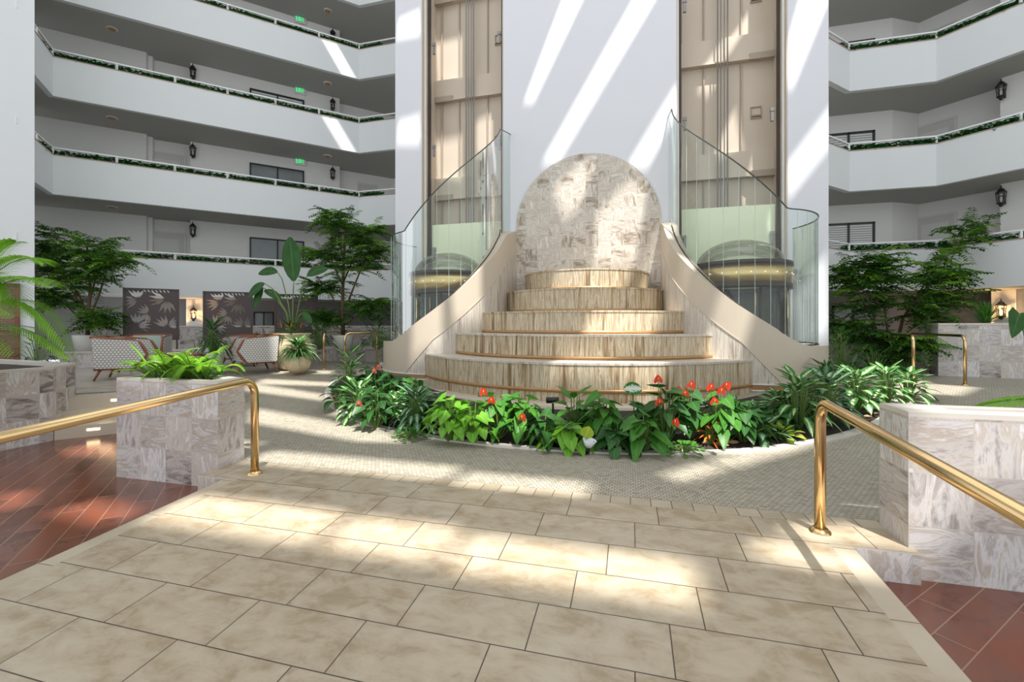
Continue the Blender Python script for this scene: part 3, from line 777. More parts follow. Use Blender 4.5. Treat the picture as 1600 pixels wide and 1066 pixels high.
def put_lantern(src, p, n, z, label):
    # n = direction pointing into the atrium
    a = atan2(n.y, n.x)-pi/2
    key = src.name
    if key not in used: used[key] = 1; o = src; o.location = (p.x, p.y, z); o.rotation_euler = (0, 0, a); o['label'] = label
    else: o = dup(src, (p.x, p.y, z), a, label)
    o['group'] = 'wall lanterns'; o.scale = (1.15,)*3; return o
dd = dL; Pn = AL_+nL*1.93
for k in range(1, 5):
    zb = 2.33+2.8*(k-1)
    fl = ['on the first corridor above the ground', 'on the second corridor above the ground', 'on the third corridor above the ground', 'on the topmost left corridor in view'][k-1]
    for x, wd in ((302, 'left of the dark window'), (519, 'right of the dark window')):
        if k == 4 and x == 302: continue
        s = on_line(x, Pn, dd); put_lantern(lan, Pn+dd*s, -nL, zb+2.36, 'black wall lantern %s, %s' % (fl, wd))
PnR = AR_+nR*1.3
s = on_line(1567, PnR, dR)
for k in (1, 2): put_lantern(lan, PnR+dR*s, -nR, 2.33+2.8*(k-1)+2.36, 'brass-toned wall lantern at the right, %s corridor above the ground' % ['first', 'second'][k-1])
put_lantern(lit, PnR+dR*s, -nR, 1.72, 'glowing warm lantern on the ground floor wall at the right')
s = on_line(303, Pn, dd)
pg = Pn+dd*s
put_lantern(lit, pg, -nL, 1.72, 'glowing warm lantern between two brown screens on the left')
for p, n in ((pg, -nL), (PnR+dR*on_line(1567, PnR, dR), -nR)):
    l = bpy.data.lights.new('lantern_glow', 'POINT'); l.energy = 22; l.color = (1, .6, .28); l.shadow_soft_size = .05
    q = p+n*.3; o = bpy.data.objects.new('lantern_glow', l); COL.objects.link(o); o.location = (q.x, q.y, 1.85)
# pilaster behind left lantern (pale)
for nm, pp, d_, n_, x0, x1 in (('trim_2', Pn, dL, nL, 291, 317), ('trim_3', PnR, dR, nR, 1549, 1588)):
    a = pp+d_*on_line(x0, pp, d_); b = pp+d_*on_line(x1, pp, d_)
    g = G(); q = [tuple(a), tuple(b), tuple(b-n_*.012), tuple(a-n_*.012)]; g.prism(q, .3, 2.33); struct(g.build(nm, 'wall'), 'pale pilaster behind the glowing lantern')
# windows, doors, exit signs on the left wall
wn = [0]
def window(pp, d_, n_, x0, x1, z0, z1, lab):
    wn[0] += 1
    s0, s1 = on_line(x0, pp, d_), on_line(x1, pp, d_)
    a, b = pp+d_*s0, pp+d_*s1; c = (a+b)/2; L_ = (b-a).length/2; ang = atan2((b-a).y, (b-a).x)
    n2 = Vector((-sin(ang), cos(ang)));  n2 = n2 if n2.dot(n_) < 0 else -n2
    c2 = c+n2*.02
    g = G(); f = .05
    def bar(u0, u1, z0_, z1_):
        e = Vector((cos(ang), sin(ang))); m = c+e*((u0+u1)/2)+n2*.03; g.obox(m, ang, abs(u1-u0)/2, .03, z0_, z1_)
    bar(-L_, L_, z1-f, z1); bar(-L_, L_, z0, z0+f); bar(-L_, -L_+f, z0, z1); bar(L_-f, L_, z0, z1); bar(-f/2, f/2, z0, z1)
    o = struct(g.build('window_%d' % wn[0], 'black'), lab)
    g = G(); g.obox(c+n2*.012, ang, L_-.01, .008, z0+.01, z1-.01); g.build('pane', 'pane', o)
    g = G()
    if 'blind' in lab:
        e = Vector((cos(ang), sin(ang))); 
        for q in range(14):
            zz = z1-.08-q*.07; g.obox(c+n2*.024, ang, L_-.06, .004, zz-.045, zz)
        g.build('blind', 'wall', o)
dn = [0]
def door(pp, d_, n_, x0, x1, z0, z1, lab):
    dn[0] += 1
    a, b = pp+d_*on_line(x0, pp, d_), pp+d_*on_line(x1, pp, d_); c = (a+b)/2; Lh = (b-a).length/2; ang = atan2((b-a).y, (b-a).x)
    g = G(); g.obox(c-n_*.02, ang, Lh, .02, z0, z1)
    o = struct(g.build('door_%d' % dn[0], 'door'), lab)
    e = Vector((cos(ang), sin(ang)))
    g = G(); g.obox(c-n_*.03, ang, Lh+.05, .03, z1, z1+.06)
    for sg in (-1, 1): g.obox(c+e*sg*(Lh+.03)-n_*.03, ang, .03, .03, z0, z1)
    g.build('door_frame', 'frame', o)
    for zz in ((z0+.25, z0+.95), (z0+1.1, z1-.2)):
        g = G(); g.obox(c-n_*.044, ang, Lh*.7, .006, *zz); g.build('panel', 'frame', o)
    g = G(); m = c+e*(Lh*.8)-n_*.06; g.lathe([(0, 1.02), (.03, 1.0), (.03, .96), (0, .94)], (m.x, m.y, z0), 10); g.build('handle', 'brass', o)
Pr = AL_+nL*2.35
for k in range(1, 5):
    zfl = 2.61+2.8*(k-1); w_ = lvl_word[k-1]
    window(Pn, dL, nL, 390, 475, zfl+.75, zfl+2.1, 'black-framed sliding window behind the %s left balcony%s' % (w_, ' with blinds' if k > 2 else ''))
    door(Pr, dL, nL, 232, 288, zfl, zfl+2.05, 'plain off-white door in a recess behind the %s left balcony' % w_)
    door(Pr, dL, nL, 560, 588, zfl, zfl+2.05, 'plain off-white door near the tower behind the %s left balcony' % w_)
    Pw = Vector((3.5, 16.1)); window(Pw, Vector((1, 0)), Vector((0, 1)), 1285, 1366, zfl+.75, zfl+1.95, 'black-framed window with blind behind the %s right balcony' % w_)
    PR2 = AR_+nR*1.97
    door(PR2, dR, nR, 1432, 1492, zfl, zfl+2.05, 'off-white door behind the %s right balcony' % w_)
window(Pn, dL, nL, 396, 428, .95, 1.9, 'dark ground floor window between two brown screens')
window(Pw, Vector((1, 0)), Vector((0, 1)), 1300, 1366, .5, 2.0, 'dark ground floor window behind the right tree')
def exit_sign(p, n, z, label):
    a = atan2(n.y, n.x)+pi/2
    th = thing('exit_sign', label, 'exit sign', (p.x, p.y, z), a, 'exit signs')
    g = G(); g.box(-.2, .2, -.06, 0, -.16, .16); g.build('casing', 'rail', th)
    g = G(); g.box(-.16, .16, -.064, -.06, -.12, .12); g.build('face_plate', 'signwhite', th)
    def bars(x, L_):
        g = G()
        for q in L_: g.tube([(x+q[0], -.07, q[1]), (x+q[2], -.07, q[3])], .011, 4)
        g.build('letter', 'green', th)
    h = .085; w_ = .027
    bars(-.11, [(-w_, -h, -w_, h), (-w_, h, w_, h), (-w_, 0, w_*.8, 0), (-w_, -h, w_, -h)]); bars(-.035, [(-w_, -h, w_, h), (-w_, h, w_, -h)])
    bars(.03, [(0, -h, 0, h)]); bars(.095, [(-w_, h, w_, h), (0, h, 0, -h)])
    return th
for k in range(2, 5):
    s = on_line(469, Pn, dL); exit_sign(Pn+dL*s-nL*.02, -nL, 2.33+2.8*(k-1)+2.74, 'green exit sign on the wall behind the %s left balcony' % lvl_word[k-1])
# soffit discs
def ceil_light(x, n, k, lab, src=[]):
    A = AL_+nL*n; p = A+dL*on_line(x, A, dL); z = 2.33+2.8*k
    if not src:
        th = thing('ceiling_light', lab, 'ceiling light', (p.x, p.y, z), group='soffit lights')
        g = G(); g.lathe([(.15, 0), (.15, -.02), (.11, -.035)], n=20); g.build('trim_ring', 'paper', th)
        g = G(); g.lathe([(.11, -.035), (.07, -.06), (0, -.07)], n=20); g.build('lens', 'copper', th); src.append(th)
    else: dup(src[0], (p.x, p.y, z), 0, lab)
for k in range(1, 5):
    ceil_light(175, .9, k, 'small brown ceiling light at the far left above the %s balcony' % lvl_word[k-1])
    ceil_light(512, .9, k, 'small brown ceiling light nearer the tower above the %s balcony' % lvl_word[k-1])
# left column
g = G(); c0 = Vector(Pb(54, 11.0)); g.prism([tuple(c0), (c0.x-1.3, c0.y-1.3), (c0.x-5, c0.y-.6), (c0.x-3.6, c0.y+1.3)], .3, HT)
struct(g.build('wall_column_left', 'white'), 'tall white column at the far left')
sp_ = Vector((-.7071, -.7071)); fn = Vector((.7071, -.7071)); c = c0+sp_*.62+fn*.05
th = thing('louvre_shutter', 'red-brown louvred shutter against the white column at the far left', 'shutter', (c.x, c.y, .3))
g = G(); ang = pi/4
for s_ in (-.34, .34):
    e = Vector((cos(ang), sin(ang)))*s_; g.obox(e, ang, .035, .03, 0, 2.1)
g.obox((0, 0), ang, .34, .03, 0, .1); g.obox((0, 0), ang, .34, .03, 2.0, 2.1); g.build('frame', 'shutter', th)
for k in range(34):
    g = G(); g.obox((0, 0), ang, .31, .02, .13+k*.055, .16+k*.055); g.build('slat', 'wood', th)
# ------------------------------------------------------------------ unseen roof, openings shaped to throw the sun patches
openings = []
def op(pts):      # landing points (x,y,z) -> polygon on the roof plane
    q = []
    for p in pts:
        t = ROOFZ-p[2]; q.append((p[0]-SD.x*t, p[1]-SD.y*t))
    openings.append(q)
def wallpts(px, v=V):
    out = []
    for x, y in px:
        r = ratio(x); u = r*v; b = -u*SA+v*CA; out.append((u, v, Z(y, b)))
    return out
def fl(px, z=0): return [(*P(x, y, z), z) for x, y in px]
# front tower wall bands
op(wallpts([(893, -40), (930, -40), (834, 160), (818, 160)]))
op(wallpts([(1022, -60), (1060, -60), (872, 255), (846, 255)]))
op(wallpts([(1056, 132), (1062, 170), (1012, 262), (978, 262)]))
op(wallpts([(862, 300), (905, 262), (930, 262), (905, 330), (880, 345)]))
op(wallpts([(930, 340), (985, 285), (1010, 300), (990, 418), (930, 418)]))
op(wallpts([(1265, -60), (1320, -60), (1238, 140), (1215, 120)]))
op(wallpts([(1310, 150), (1320, 200), (1232, 310), (1226, 262)]))
op(wallpts([(1240, 460), (1290, 400), (1296, 520), (1250, 545)]))
op(wallpts([(655, 15), (622, 30), (620, 62), (657, 55)]))
op(wallpts([(655, 180), (622, 190), (620, 225), (657, 225)]))
op(wallpts([(1200, -30), (1130, 70), (1090, 130), (1110, 140), (1160, 60), (1230, -30)], 11.9))
op(wallpts([(1150, 160), (1165, 230), (1120, 262), (1115, 240)], 11.9))
op(wallpts([(680, 60), (722, 50), (722, 130), (684, 125)], 11.9))
op(wallpts([(680, 215), (722, 205), (722, 290), (684, 285)], 11.9))
op(wallpts([(745, 180), (770, 170), (770, 230), (745, 235)], 11.9))
# floor bands parallel with the ramp head
def band(u0, u1, v0, v1, z=0): op([(u0, v0, z), (u1, v0, z), (u1, v1, z), (u0, v1, z)])
band(-3.5, -2.06, 2.52, 2.96, -.04); band(-1.96, -1.15, 2.52, 2.94, -.04); band(-1.06, .34, 2.48, 2.88, -.04)
band(-3.85, -1.62, 3.74, 4.14); band(-1.5, -.36, 3.68, 4.02)
op(fl([(395, 641), (600, 672), (640, 692), (560, 690), (390, 660)])); op(fl([(388, 603), (505, 618), (512, 626), (385, 612)], .1))
op(fl([(410, 589), (520, 594), (520, 598), (400, 594)], .25)); op(fl([(430, 577), (520, 579), (520, 582), (430, 581)], .3))
op(fl([(1035, 742), (1105, 722), (1130, 735), (1060, 754)])); op(fl([(1112, 718), (1260, 690), (1280, 694), (1140, 733)]))
op(fl([(1340, 652), (1400, 610), (1440, 620), (1370, 660)])); op(fl([(1420, 628), (1440, 615), (1520, 622), (1490, 632)], .1))
op([(1.0, 3.30, 0), (1.62, 3.34, 0), (1.5, 3.62, 0), (1.1, 3.55, 0)])
op([(.72, 3.02, 0), (1.4, 2.95, 0), (1.42, 3.2, 0), (.85, 3.25, 0)])
# planter front (v=3.36): lit patch
op([(1.66, 3.36, .80), (2.5, 3.36, .86), (2.35, 3.36, .5), (1.95, 3.36, .3), (1.75, 3.36, -.1), (1.66, 3.36, -.1)])
op([(1.8, 3.4, .86), (4.0, 3.42, .86), (4.0, 3.68, .86), (1.8, 3.66, .86)])
# plank floor glints
op(fl([(80, 800), (150, 778), (215, 800), (160, 822)], ZT)); op(fl([(0, 770), (50, 768), (40, 790), (0, 800)], ZT)); op(fl([(100, 700), (180, 690), (182, 715), (110, 712)], ZT))
# tiers and curved walls
op([(U0-.6, 9.3, 2.6), (U0+.9, 9.3, 2.6), (U0+1.3, 10.9, 2.6), (U0+.2, 10.9, 2.6)])
op([(U0+.2, 8.0, 1.3), (U0+1.3, 8.0, 1.3), (U0+1.6, 9.0, 1.4), (U0+.4, 9.0, 1.4)])
op([(U0-.2, 7.0, .8), (U0+1.5, 7.1, .8), (U0+1.7, 7.7, .9), (U0-.1, 7.6, .9)])
op([(U0-2.4, 8.6, 1.9), (U0-1.9, 8.9, 2.2), (U0-2.2, 9.4, 2.4), (U0-2.8, 9.0, 2.0)])
op([(U0-3.3, 8.4, 1.2), (U0-2.6, 8.4, 1.6), (U0-2.9, 8.9, 1.6), (U0-3.5, 8.8, 1.3)])
op([(U0+1.6, 9.5, 3.6), (U0+2.0, 9.6, 3.6), (U0+2.0, 10.9, 3.8), (U0+1.6, 10.9, 3.8)])
op([(U0+2.5, 8.3, 1.7), (U0+3.1, 8.3, 1.7), (U0+3.1, 8.8, 1.5), (U0+2.5, 9, 1.5)])
op([(U0+1.7, 8.9, 2.6), (U0+2.1, 8.8, 2.5), (U0+2.3, 9.3, 2.6), (U0+1.8, 9.4, 2.6)])
# plants
op([(U0-3.4, 5.9, .2), (U0-2.0, 5.3, .2), (U0-1.8, 6.0, .2), (U0-3.2, 6.7, .2)]); op([(U0-1.3, 5.0, .2), (U0+.2, 4.9, .2), (U0+.2, 5.7, .2), (U0-1.3, 5.7, .2)])
op([(U0+3.6, 6.8, .4), (U0+5.6, 7.4, .4), (U0+5.4, 8.8, .4), (U0+3.8, 8.2, .4)]); op([(U0+1.5, 5.1, .2), (U0+2.4, 5.3, .2), (U0+2.4, 6.2, .2), (U0+1.5, 6, .2)])
op([(-5.2, 3.5, 1.0), (-4.0, 3.5, 1.0), (-4.0, 4.0, 1.0), (-5.2, 4.1, 1.0)])
# left parapets near the tower
for k in range(1, 5):
    zb = 2.33+2.8*k
    if k in (2, 3):
        a = AL_+dL*1.35; b = AL_+dL*.85; c = AL_+dL*.05; d = AL_+dL*.55
        op([(a.x, a.y, zb+1.15), (b.x, b.y, zb+1.15), (c.x, c.y, zb-.1), (d.x, d.y, zb-.1)])
vs = [Vector(p) for p in ((-26, -14), (20, -14), (20, 22), (-26, 22))]; es = [(0, 1), (1, 2), (2, 3), (3, 0)]
for q in openings:
    b = len(vs); vs += [Vector(p) for p in q]; es += [(b+i, b+(i+1) % len(q)) for i in range(len(q))]
r_ = delaunay_2d_cdt(vs, es, [], 1, 1e-5)
def inside(p, q):
    c = False; j = len(q)-1
    for i in range(len(q)):
        if (q[i][1] > p[1]) != (q[j][1] > p[1]) and p[0] < (q[j][0]-q[i][0])*(p[1]-q[i][1])/(q[j][1]-q[i][1])+q[i][0]: c = not c
        j = i
    return c
g = G()
for f in r_[2]:
    pp = [r_[0][i] for i in f]; c = sum(pp, Vector((0, 0)))/len(pp)
    if not any(inside(c, q) for q in openings): g.face([(p.x, p.y, ROOFZ) for p in pp])
struct(g.build('ceiling', 'white'), 'unseen atrium roof with openings shaped to throw the sun patches')
# ------------------------------------------------------------------ back planters
def bp(pts, z0, z1, w, name, label, mat='marble'):
    pts = [Vector(p) for p in pts]; c = pts[0]; th = thing(name, label, 'planter', (c.x, c.y, z0))
    q = [p-c for p in pts]; r = offs(q, w); g = G()
    ngon_strip([tuple(a) for a in q], [tuple(a) for a in r], 0, z1-z0-.04, g); g.build('planter_wall', mat, th)
    g = G(); ngon_strip([tuple(a) for a in offs(q, -.01)], [tuple(a) for a in r], z1-z0-.04, z1-z0, g); g.build('coping', 'coping', th)
    return th
bp([(-13.9, 8.0), (-13.6, 8.3), (-10.5, 11.3), (-9.0, 11.75), (-6.3, 11.75)], .3, .72, .55, 'marble_planter', 'low marble planter ledge behind the armchairs on the left')
bp([(-14.6, 8.7), (-14.3, 9.0), (-11.1, 12.15), (-9.3, 12.7), (-6.5, 12.7)], .3, 1.38, .5, 'marble_planter', 'tall marble planter wall at the back on the left')
bp([(6.45, 11.75), (9.2, 11.3)], .3, 1.44, .9, 'marble_planter', 'tall marble planter wall behind the right brass rails')
bp([(4.3, 12.9), (5.3, 12.9), (6.1, 12.3), (6.4, 12.0)], .3, 1.1, .5, 'marble_planter', 'curved marble planter around the right tree')
# ------------------------------------------------------------------ plants
def stemmed(th, rnd, n, h, leafL, leafW, mat, shape='lance', spread=.5, droop=.5, seg=5, name='foliage', fold=.2, low=.25):
    g = G(); gs = G()
    for i in range(n):
        a = i*2.399+rnd.uniform(-.3, .3); t = (i+.5)/n
        hh = h*(low+(1-low)*t)*rnd.uniform(.85, 1.1); rr = spread*(1-.75*t)*rnd.uniform(.6, 1.1)
        p = Vector((cos(a)*rr, sin(a)*rr, hh)); b = Vector((cos(a)*.03, sin(a)*.03, 0))
        gs.tube([b, b*.4+p*.5+Vector((0, 0, .03)), p], .006, 4, caps=False)
        d = Vector((cos(a), sin(a), .35+.7*t*rnd.uniform(.3, 1)-.5*(1-t)))
        if shape == 'heart': d = Vector((cos(a)*.8, sin(a)*.75-.1, -.6+.9*t*rnd.random()))
        g.leaf(p, d, leafL*rnd.uniform(.65, 1.2), leafW*rnd.uniform(.75, 1.2), droop*(1.1-t), seg=seg, shape=shape, fold=fold, roll=rnd.uniform(-.55, .55) if shape == 'heart' else rnd.uniform(-.2, .2))
    f = g.build(name, mat, th, True); gs.build('stems', 'stem', th)
    return f
def flowers(th, pts, rnd, mat='red', s=.09):
    for (x, y, z) in pts:
        z *= 1.28; y -= .1
        g = G(); g.tube([(x*.3, y*.3, 0), (x*.8, y*.8, z*.7), (x, y, z)], .004, 4); fs = g.build('flower_stalk', 'stem', th)
        a = atan2(y, x); g = G(); g.leaf((x, y, z), (cos(a)*.3+.15, -.25, .9), s*1.15, s*1.25, .1, up=(.1, -1, .3), shape='heart', seg=5, fold=.25); g.build('spathe', mat, fs, True)
        g = G(); g.tube([(x, y-.01, z+.005), (x+.005, y-.035, z+.05)], .0055, 6, r1=.003); g.build('spadix', 'yellow', fs, True)
def bedpos(x, y): 
    b = (CH-.02)*F/(y-HZ)
    for _ in range(6):
        u, v = Pb(x, b); b = (CH-zf(u, v)-.01)*F/(y-HZ)
    u, v = Pb(x, b); return u, v, zf(u, v)+.008, b
BED = [ # px, base py, top py, kind, label
 (546, 632, 560, 'vari', 'tall cream-and-green aglaonema at the left tip of the bed', []),
 (528, 640, 600, 'darkbroad', 'dark broad-leaved plant hanging over the left tip of the bed kerb', []),
 (560, 655, 608, 'vari', 'pale variegated aglaonema below the tall one near the left tip', []),
 (587, 668, 618, 'anthd', 'dark anthurium with a pink flower left of the silver aglaonema', [(-.10, -.12, .26)]),
 (592, 632, 598, 'brom', 'cream-striped bromeliad with red centre near the left end of fountain base', []),
 (650, 672, 612, 'silver', 'drooping silver-striped aglaonema in the left part of the bed', []),
 (640, 684, 672, 'low', 'low pale creeping plant by the kerb under the silver aglaonema', []),
 (702, 688, 632, 'anthb', 'lime-green anthurium right of the silver aglaonema', []),
 (738, 690, 640, 'anthb', 'glossy bright anthurium with leaves falling to the kerb, no flowers', []),
 (778, 686, 628, 'anthm', 'green anthurium with two red flowers left of the black spotlight', [(-.14, -.02, .44), (-.03, -.06, .37)]),
 (818, 690, 632, 'anthm', 'green anthurium with one low red flower just left of the black spotlight', [(.03, -.1, .24)]),
 (850, 695, 655, 'anthd', 'dark leafy clump under the black spotlight', []),
 (897, 676, 612, 'aglao', 'broad-leaved aglaonema standing tallest at the bed centre', []),
 (885, 700, 668, 'anthb', 'low yellow-green philodendron left of the white spotlight', []),
 (943, 690, 632, 'anthm', 'green anthurium just right of the white spotlight', []),
 (987, 668, 622, 'white', 'white-splashed caladium leaf standing on a tall stem', []),
 (962, 704, 672, 'anthd', 'large dark hanging leaves by the kerb right of white spotlight', []),
 (1003, 706, 660, 'anthm', 'leafy anthurium at the front kerb, lowest point of the bed curve', []),
 (1040, 694, 625, 'anthd', 'dark anthurium with three red flowers right of the white caladium', [(-.09, .0, .58), (-.08, -.04, .38), (.08, -.1, .22)]),
 (1075, 686, 625, 'anthd', 'dark anthurium with red flowers behind the small round-leaved plant', [(-.05, 0, .42), (.02, .02, .5), (-.12, -.02, .45)]),
 (1068, 706, 690, 'low', 'small round-leaved groundcover at the kerb right of centre', []),
 (1108, 694, 660, 'croton', 'orange croton glowing among the anthuriums', []),
 (1128, 690, 632, 'anthm', 'anthurium with heart-shaped red flowers right of the croton', [(-.03, 0, .46), (-.14, 0, .49), (-.11, -.05, .37), (.04, .1, .5)]),
 (1162, 690, 640, 'anthd', 'dark anthurium clump without flowers near the right end', []),
 (1190, 688, 660, 'aglao', 'striped green aglaonema left of the low lime plant', []),
 (1216, 683, 668, 'lowlime', 'low lime-green plant at the kerb near the right brass post', []),
 (1246, 668, 592, 'vari2', 'big striped aglaonema left of the right brass handrail', []),
 (1292, 660, 592, 'vari2', 'big striped aglaonema seen through the bend of the right brass handrail', []),
 (1338, 642, 585, 'vari2', 'big striped aglaonema behind the right brass handrail slope', []),
 (1384, 632, 580, 'vari', 'bright variegated aglaonema behind the corner of the right planter', []),
 (1420, 625, 585, 'vari', 'variegated aglaonema with a pale tip leaf at the far right of the bed', []),
 (1290, 615, 572, 'split', 'dark split-leaf philodendron beside the right end of the fountain', []),
 (1330, 608, 575, 'split', 'dark split-leaf philodendron behind the striped aglaonemas at the right', []),
 (1175, 660, 640, 'vari', 'cream-striped aglaonema in front of the right copper band', []),
 (1222, 655, 622, 'vari2', 'striped aglaonema standing behind the large ones at the right of the bed', []),
 (1262, 640, 600, 'split', 'dark split-leaf plant against the right end of the fountain wall', []),
 (650, 648, 606, 'anthm', 'green heart-leaved anthurium close to the left copper band', []),
 (612, 640, 596, 'anthd', 'dark anthurium behind the bromeliad at the left', []),
 (580, 622, 582, 'anthd', 'dark heart-leaved anthurium behind the tallest left aglaonema', []),
 (632, 632, 600, 'vari', 'pale variegated aglaonema against the left end of the fountain wall', []),
 (604, 618, 588, 'anthd', 'dark leafy clump nearest the left side wall of the fountain', []),
 (690, 655, 626, 'darkbroad', 'dark oval-leaved plant in front of the lowest tier at the left', []),
 (618, 655, 622, 'vari', 'pale variegated aglaonema between the bromeliad and the silver aglaonema', []),
 (1205, 672, 645, 'anthd', 'small dark anthurium just left of the big striped aglaonema at the right', []),
 (720, 668, 640, 'anthd', 'dark leafy clump behind the lime-green anthurium', []),
 (800, 668, 640, 'anthd', 'dark leafy clump left of the black spotlight, behind the red flowers', []),
 (1145, 668, 636, 'silver', 'silver aglaonema behind the right-hand red anthurium', []),
 (680, 664, 628, 'anthd', 'dark anthurium half hidden between silver aglaonema and lime anthurium', []),
 (920, 672, 640, 'anthd', 'dark leafy clump behind the centre aglaonema', []),
 (1010, 672, 640, 'anthd', 'dark leafy clump under the white-splashed caladium', []),
]
for i, (x, by, ty, kd, lab, fls) in enumerate(BED):
    u, v, z, b = bedpos(x, by); h = (by-ty)/F*b; rnd = random.Random(100+i)
    h *= 1.32
    th = thing({'vari': 'aglaonema', 'vari2': 'aglaonema', 'silver': 'aglaonema', 'aglao': 'aglaonema', 'darkbroad': 'philodendron', 'brom': 'bromeliad', 'low': 'groundcover_plant', 'lowlime': 'groundcover_plant',
                'white': 'caladium', 'croton': 'croton', 'split': 'philodendron'}.get(kd, 'anthurium'), lab, 'plant', (u, v, z))
    if kd == 'vari': stemmed(th, rnd, 48, h*.8, .27, .115, 'l_vari', 'lance', .2, .5)
    elif kd == 'vari2': stemmed(th, rnd, 52, h*.8, .29, .125, 'l_silver' if i % 2 else 'l_vari', 'lance', .24, .6)
    elif kd == 'silver': stemmed(th, rnd, 80, h*.75, .26, .085, 'l_silver', 'lance', .22, .8)
    elif kd == 'aglao': stemmed(th, rnd, 18, h*.75, .27, .12, 'l_silver' if x > 1000 else 'l_mid', 'lance', .18, .6)
    elif kd == 'darkbroad': stemmed(th, rnd, 14, h*.7, .22, .13, 'l_dark', 'oval', .16, .7)
    elif kd == 'brom': stemmed(th, rnd, 16, h*.5, .3, .05, 'l_vari', 'strap', .05, .5); flowers(th, [(.0, -.03, h*.9), (.05, .02, h)], rnd, 'pink', .08)
    elif kd in ('anthd', 'anthm', 'anthb'):
        stemmed(th, rnd, 34, h*.92, .19, .15, {'anthd': 'l_dark', 'anthm': 'l_mid', 'anthb': 'l_bright'}[kd], 'heart', .26, .25, low=.3)
        if fls: flowers(th, fls, rnd, 'pink' if x < 600 else 'red', .085)
    elif kd == 'low': stemmed(th, rnd, 40, .09, .07, .06, 'l_mid', 'oval', .26, .2, seg=3)
    elif kd == 'lowlime': stemmed(th, rnd, 26, .11, .13, .09, 'l_lime', 'oval', .24, .3, seg=3)
    elif kd == 'white':
        g = G(); g.tube([(0, 0, 0), (.03, 0, h*.5), (0, -.02, h)], .008, 6); g.build('stem', 'stem', th)
        g = G(); g.leaf((-.10, -.02, h+.0), (1, -.12, .12), .24, .17, .1, up=(0, -1, .3), shape='oval', seg=6); g.build('foliage', 'l_white', th, True)
    elif kd == 'croton': stemmed(th, rnd, 36, h*.7, .16, .03, 'l_croton', 'strap', .1, .4)
    elif kd == 'split': stemmed(th, rnd, 40, h*.9, .24, .045, 'l_dark', 'strap', .28, .35)
# bark chips and stones
def blob(name, mat, sc, seed):
    rnd = random.Random(seed); g = G(); prof = [(0, -.03), (.035, -.02), (.05, 0), (.04, .022), (.015, .034), (0, .036)]
    g.lathe(prof, n=9); g.v = [(x*sc[0]*rnd.uniform(.8, 1.2), y*sc[1]*rnd.uniform(.8, 1.2), z*sc[2]) for x, y, z in g.v]
    return g
rb = blob('rock', 'rock', (1.2, .9, .9), 3).build('bark_chip', 'chip', None, True); tag(rb, 'rough tan bark chip lying on the bed soil by the kerb', 'bark chip', 'bark chips in the bed')
rnd = random.Random(5); first = True
for i in range(46):
    a = pi+radians(25)+(pi-radians(50))*rnd.random(); r = BR-.16-rnd.random()*.42
    x, y = BC[0]+r*cos(a), BC[1]+r*sin(a); z = zf(x, y)+.03
    if first: o = rb; first = False
    else: o = rb.copy(); COL.objects.link(o)
    o.location = (x, y, z); s = rnd.uniform(.5, 1.3); o.scale = (s, s*.7, s*.7); o.rotation_euler = (rnd.uniform(-.3, .3), 0, rnd.uniform(0, 6))
# spotlights
u, v, z, b = bedpos(917, 708)
th = thing('garden_spotlight', 'small white cone spotlight on a black stem tucked in the bed centre', 'spotlight', (u, v, z))
g = G(); g.tube([(0, 0, 0), (0, 0, .05), (.0, 0, .08)], .03, 12, r1=.036); g.build('stem', 'black', th, True)
g = G(); g.lathe([(.0, .07), (.04, .075), (.078, .155), (.07, .155), (.04, .09)], n=20); c = g.build('shade', 'lampwhite', th, True); c.rotation_euler = (.1, .2, 0)
g = G(); g.leaf((-.02, .0, .15), (.25, -.2, .9), .17, .15, .1, up=(0, -1, 0), shape='oval', seg=5); ylf = g.build('fallen_leaf', 'l_lime', None, True); ylf.location = (u, v+.04, z+.0); tag(ylf, 'bright yellow leaf standing in the white cone spotlight', 'leaf')
u, v, z, b = bedpos(864, 660)
th = thing('garden_spotlight', 'black cylindrical spotlight on a stake in front of the fountain base', 'spotlight', (u, v, z))
hh = (660-628)/F*b
g = G(); g.tube([(0, 0, 0), (0, 0, hh)], .014, 8); g.build('stake', 'black', th)
g = G(); g.tube([(-.09, 0, hh+.02), (.08, 0, hh+.03)], .042, 14); g.build('lamp_head', 'black', th, True)
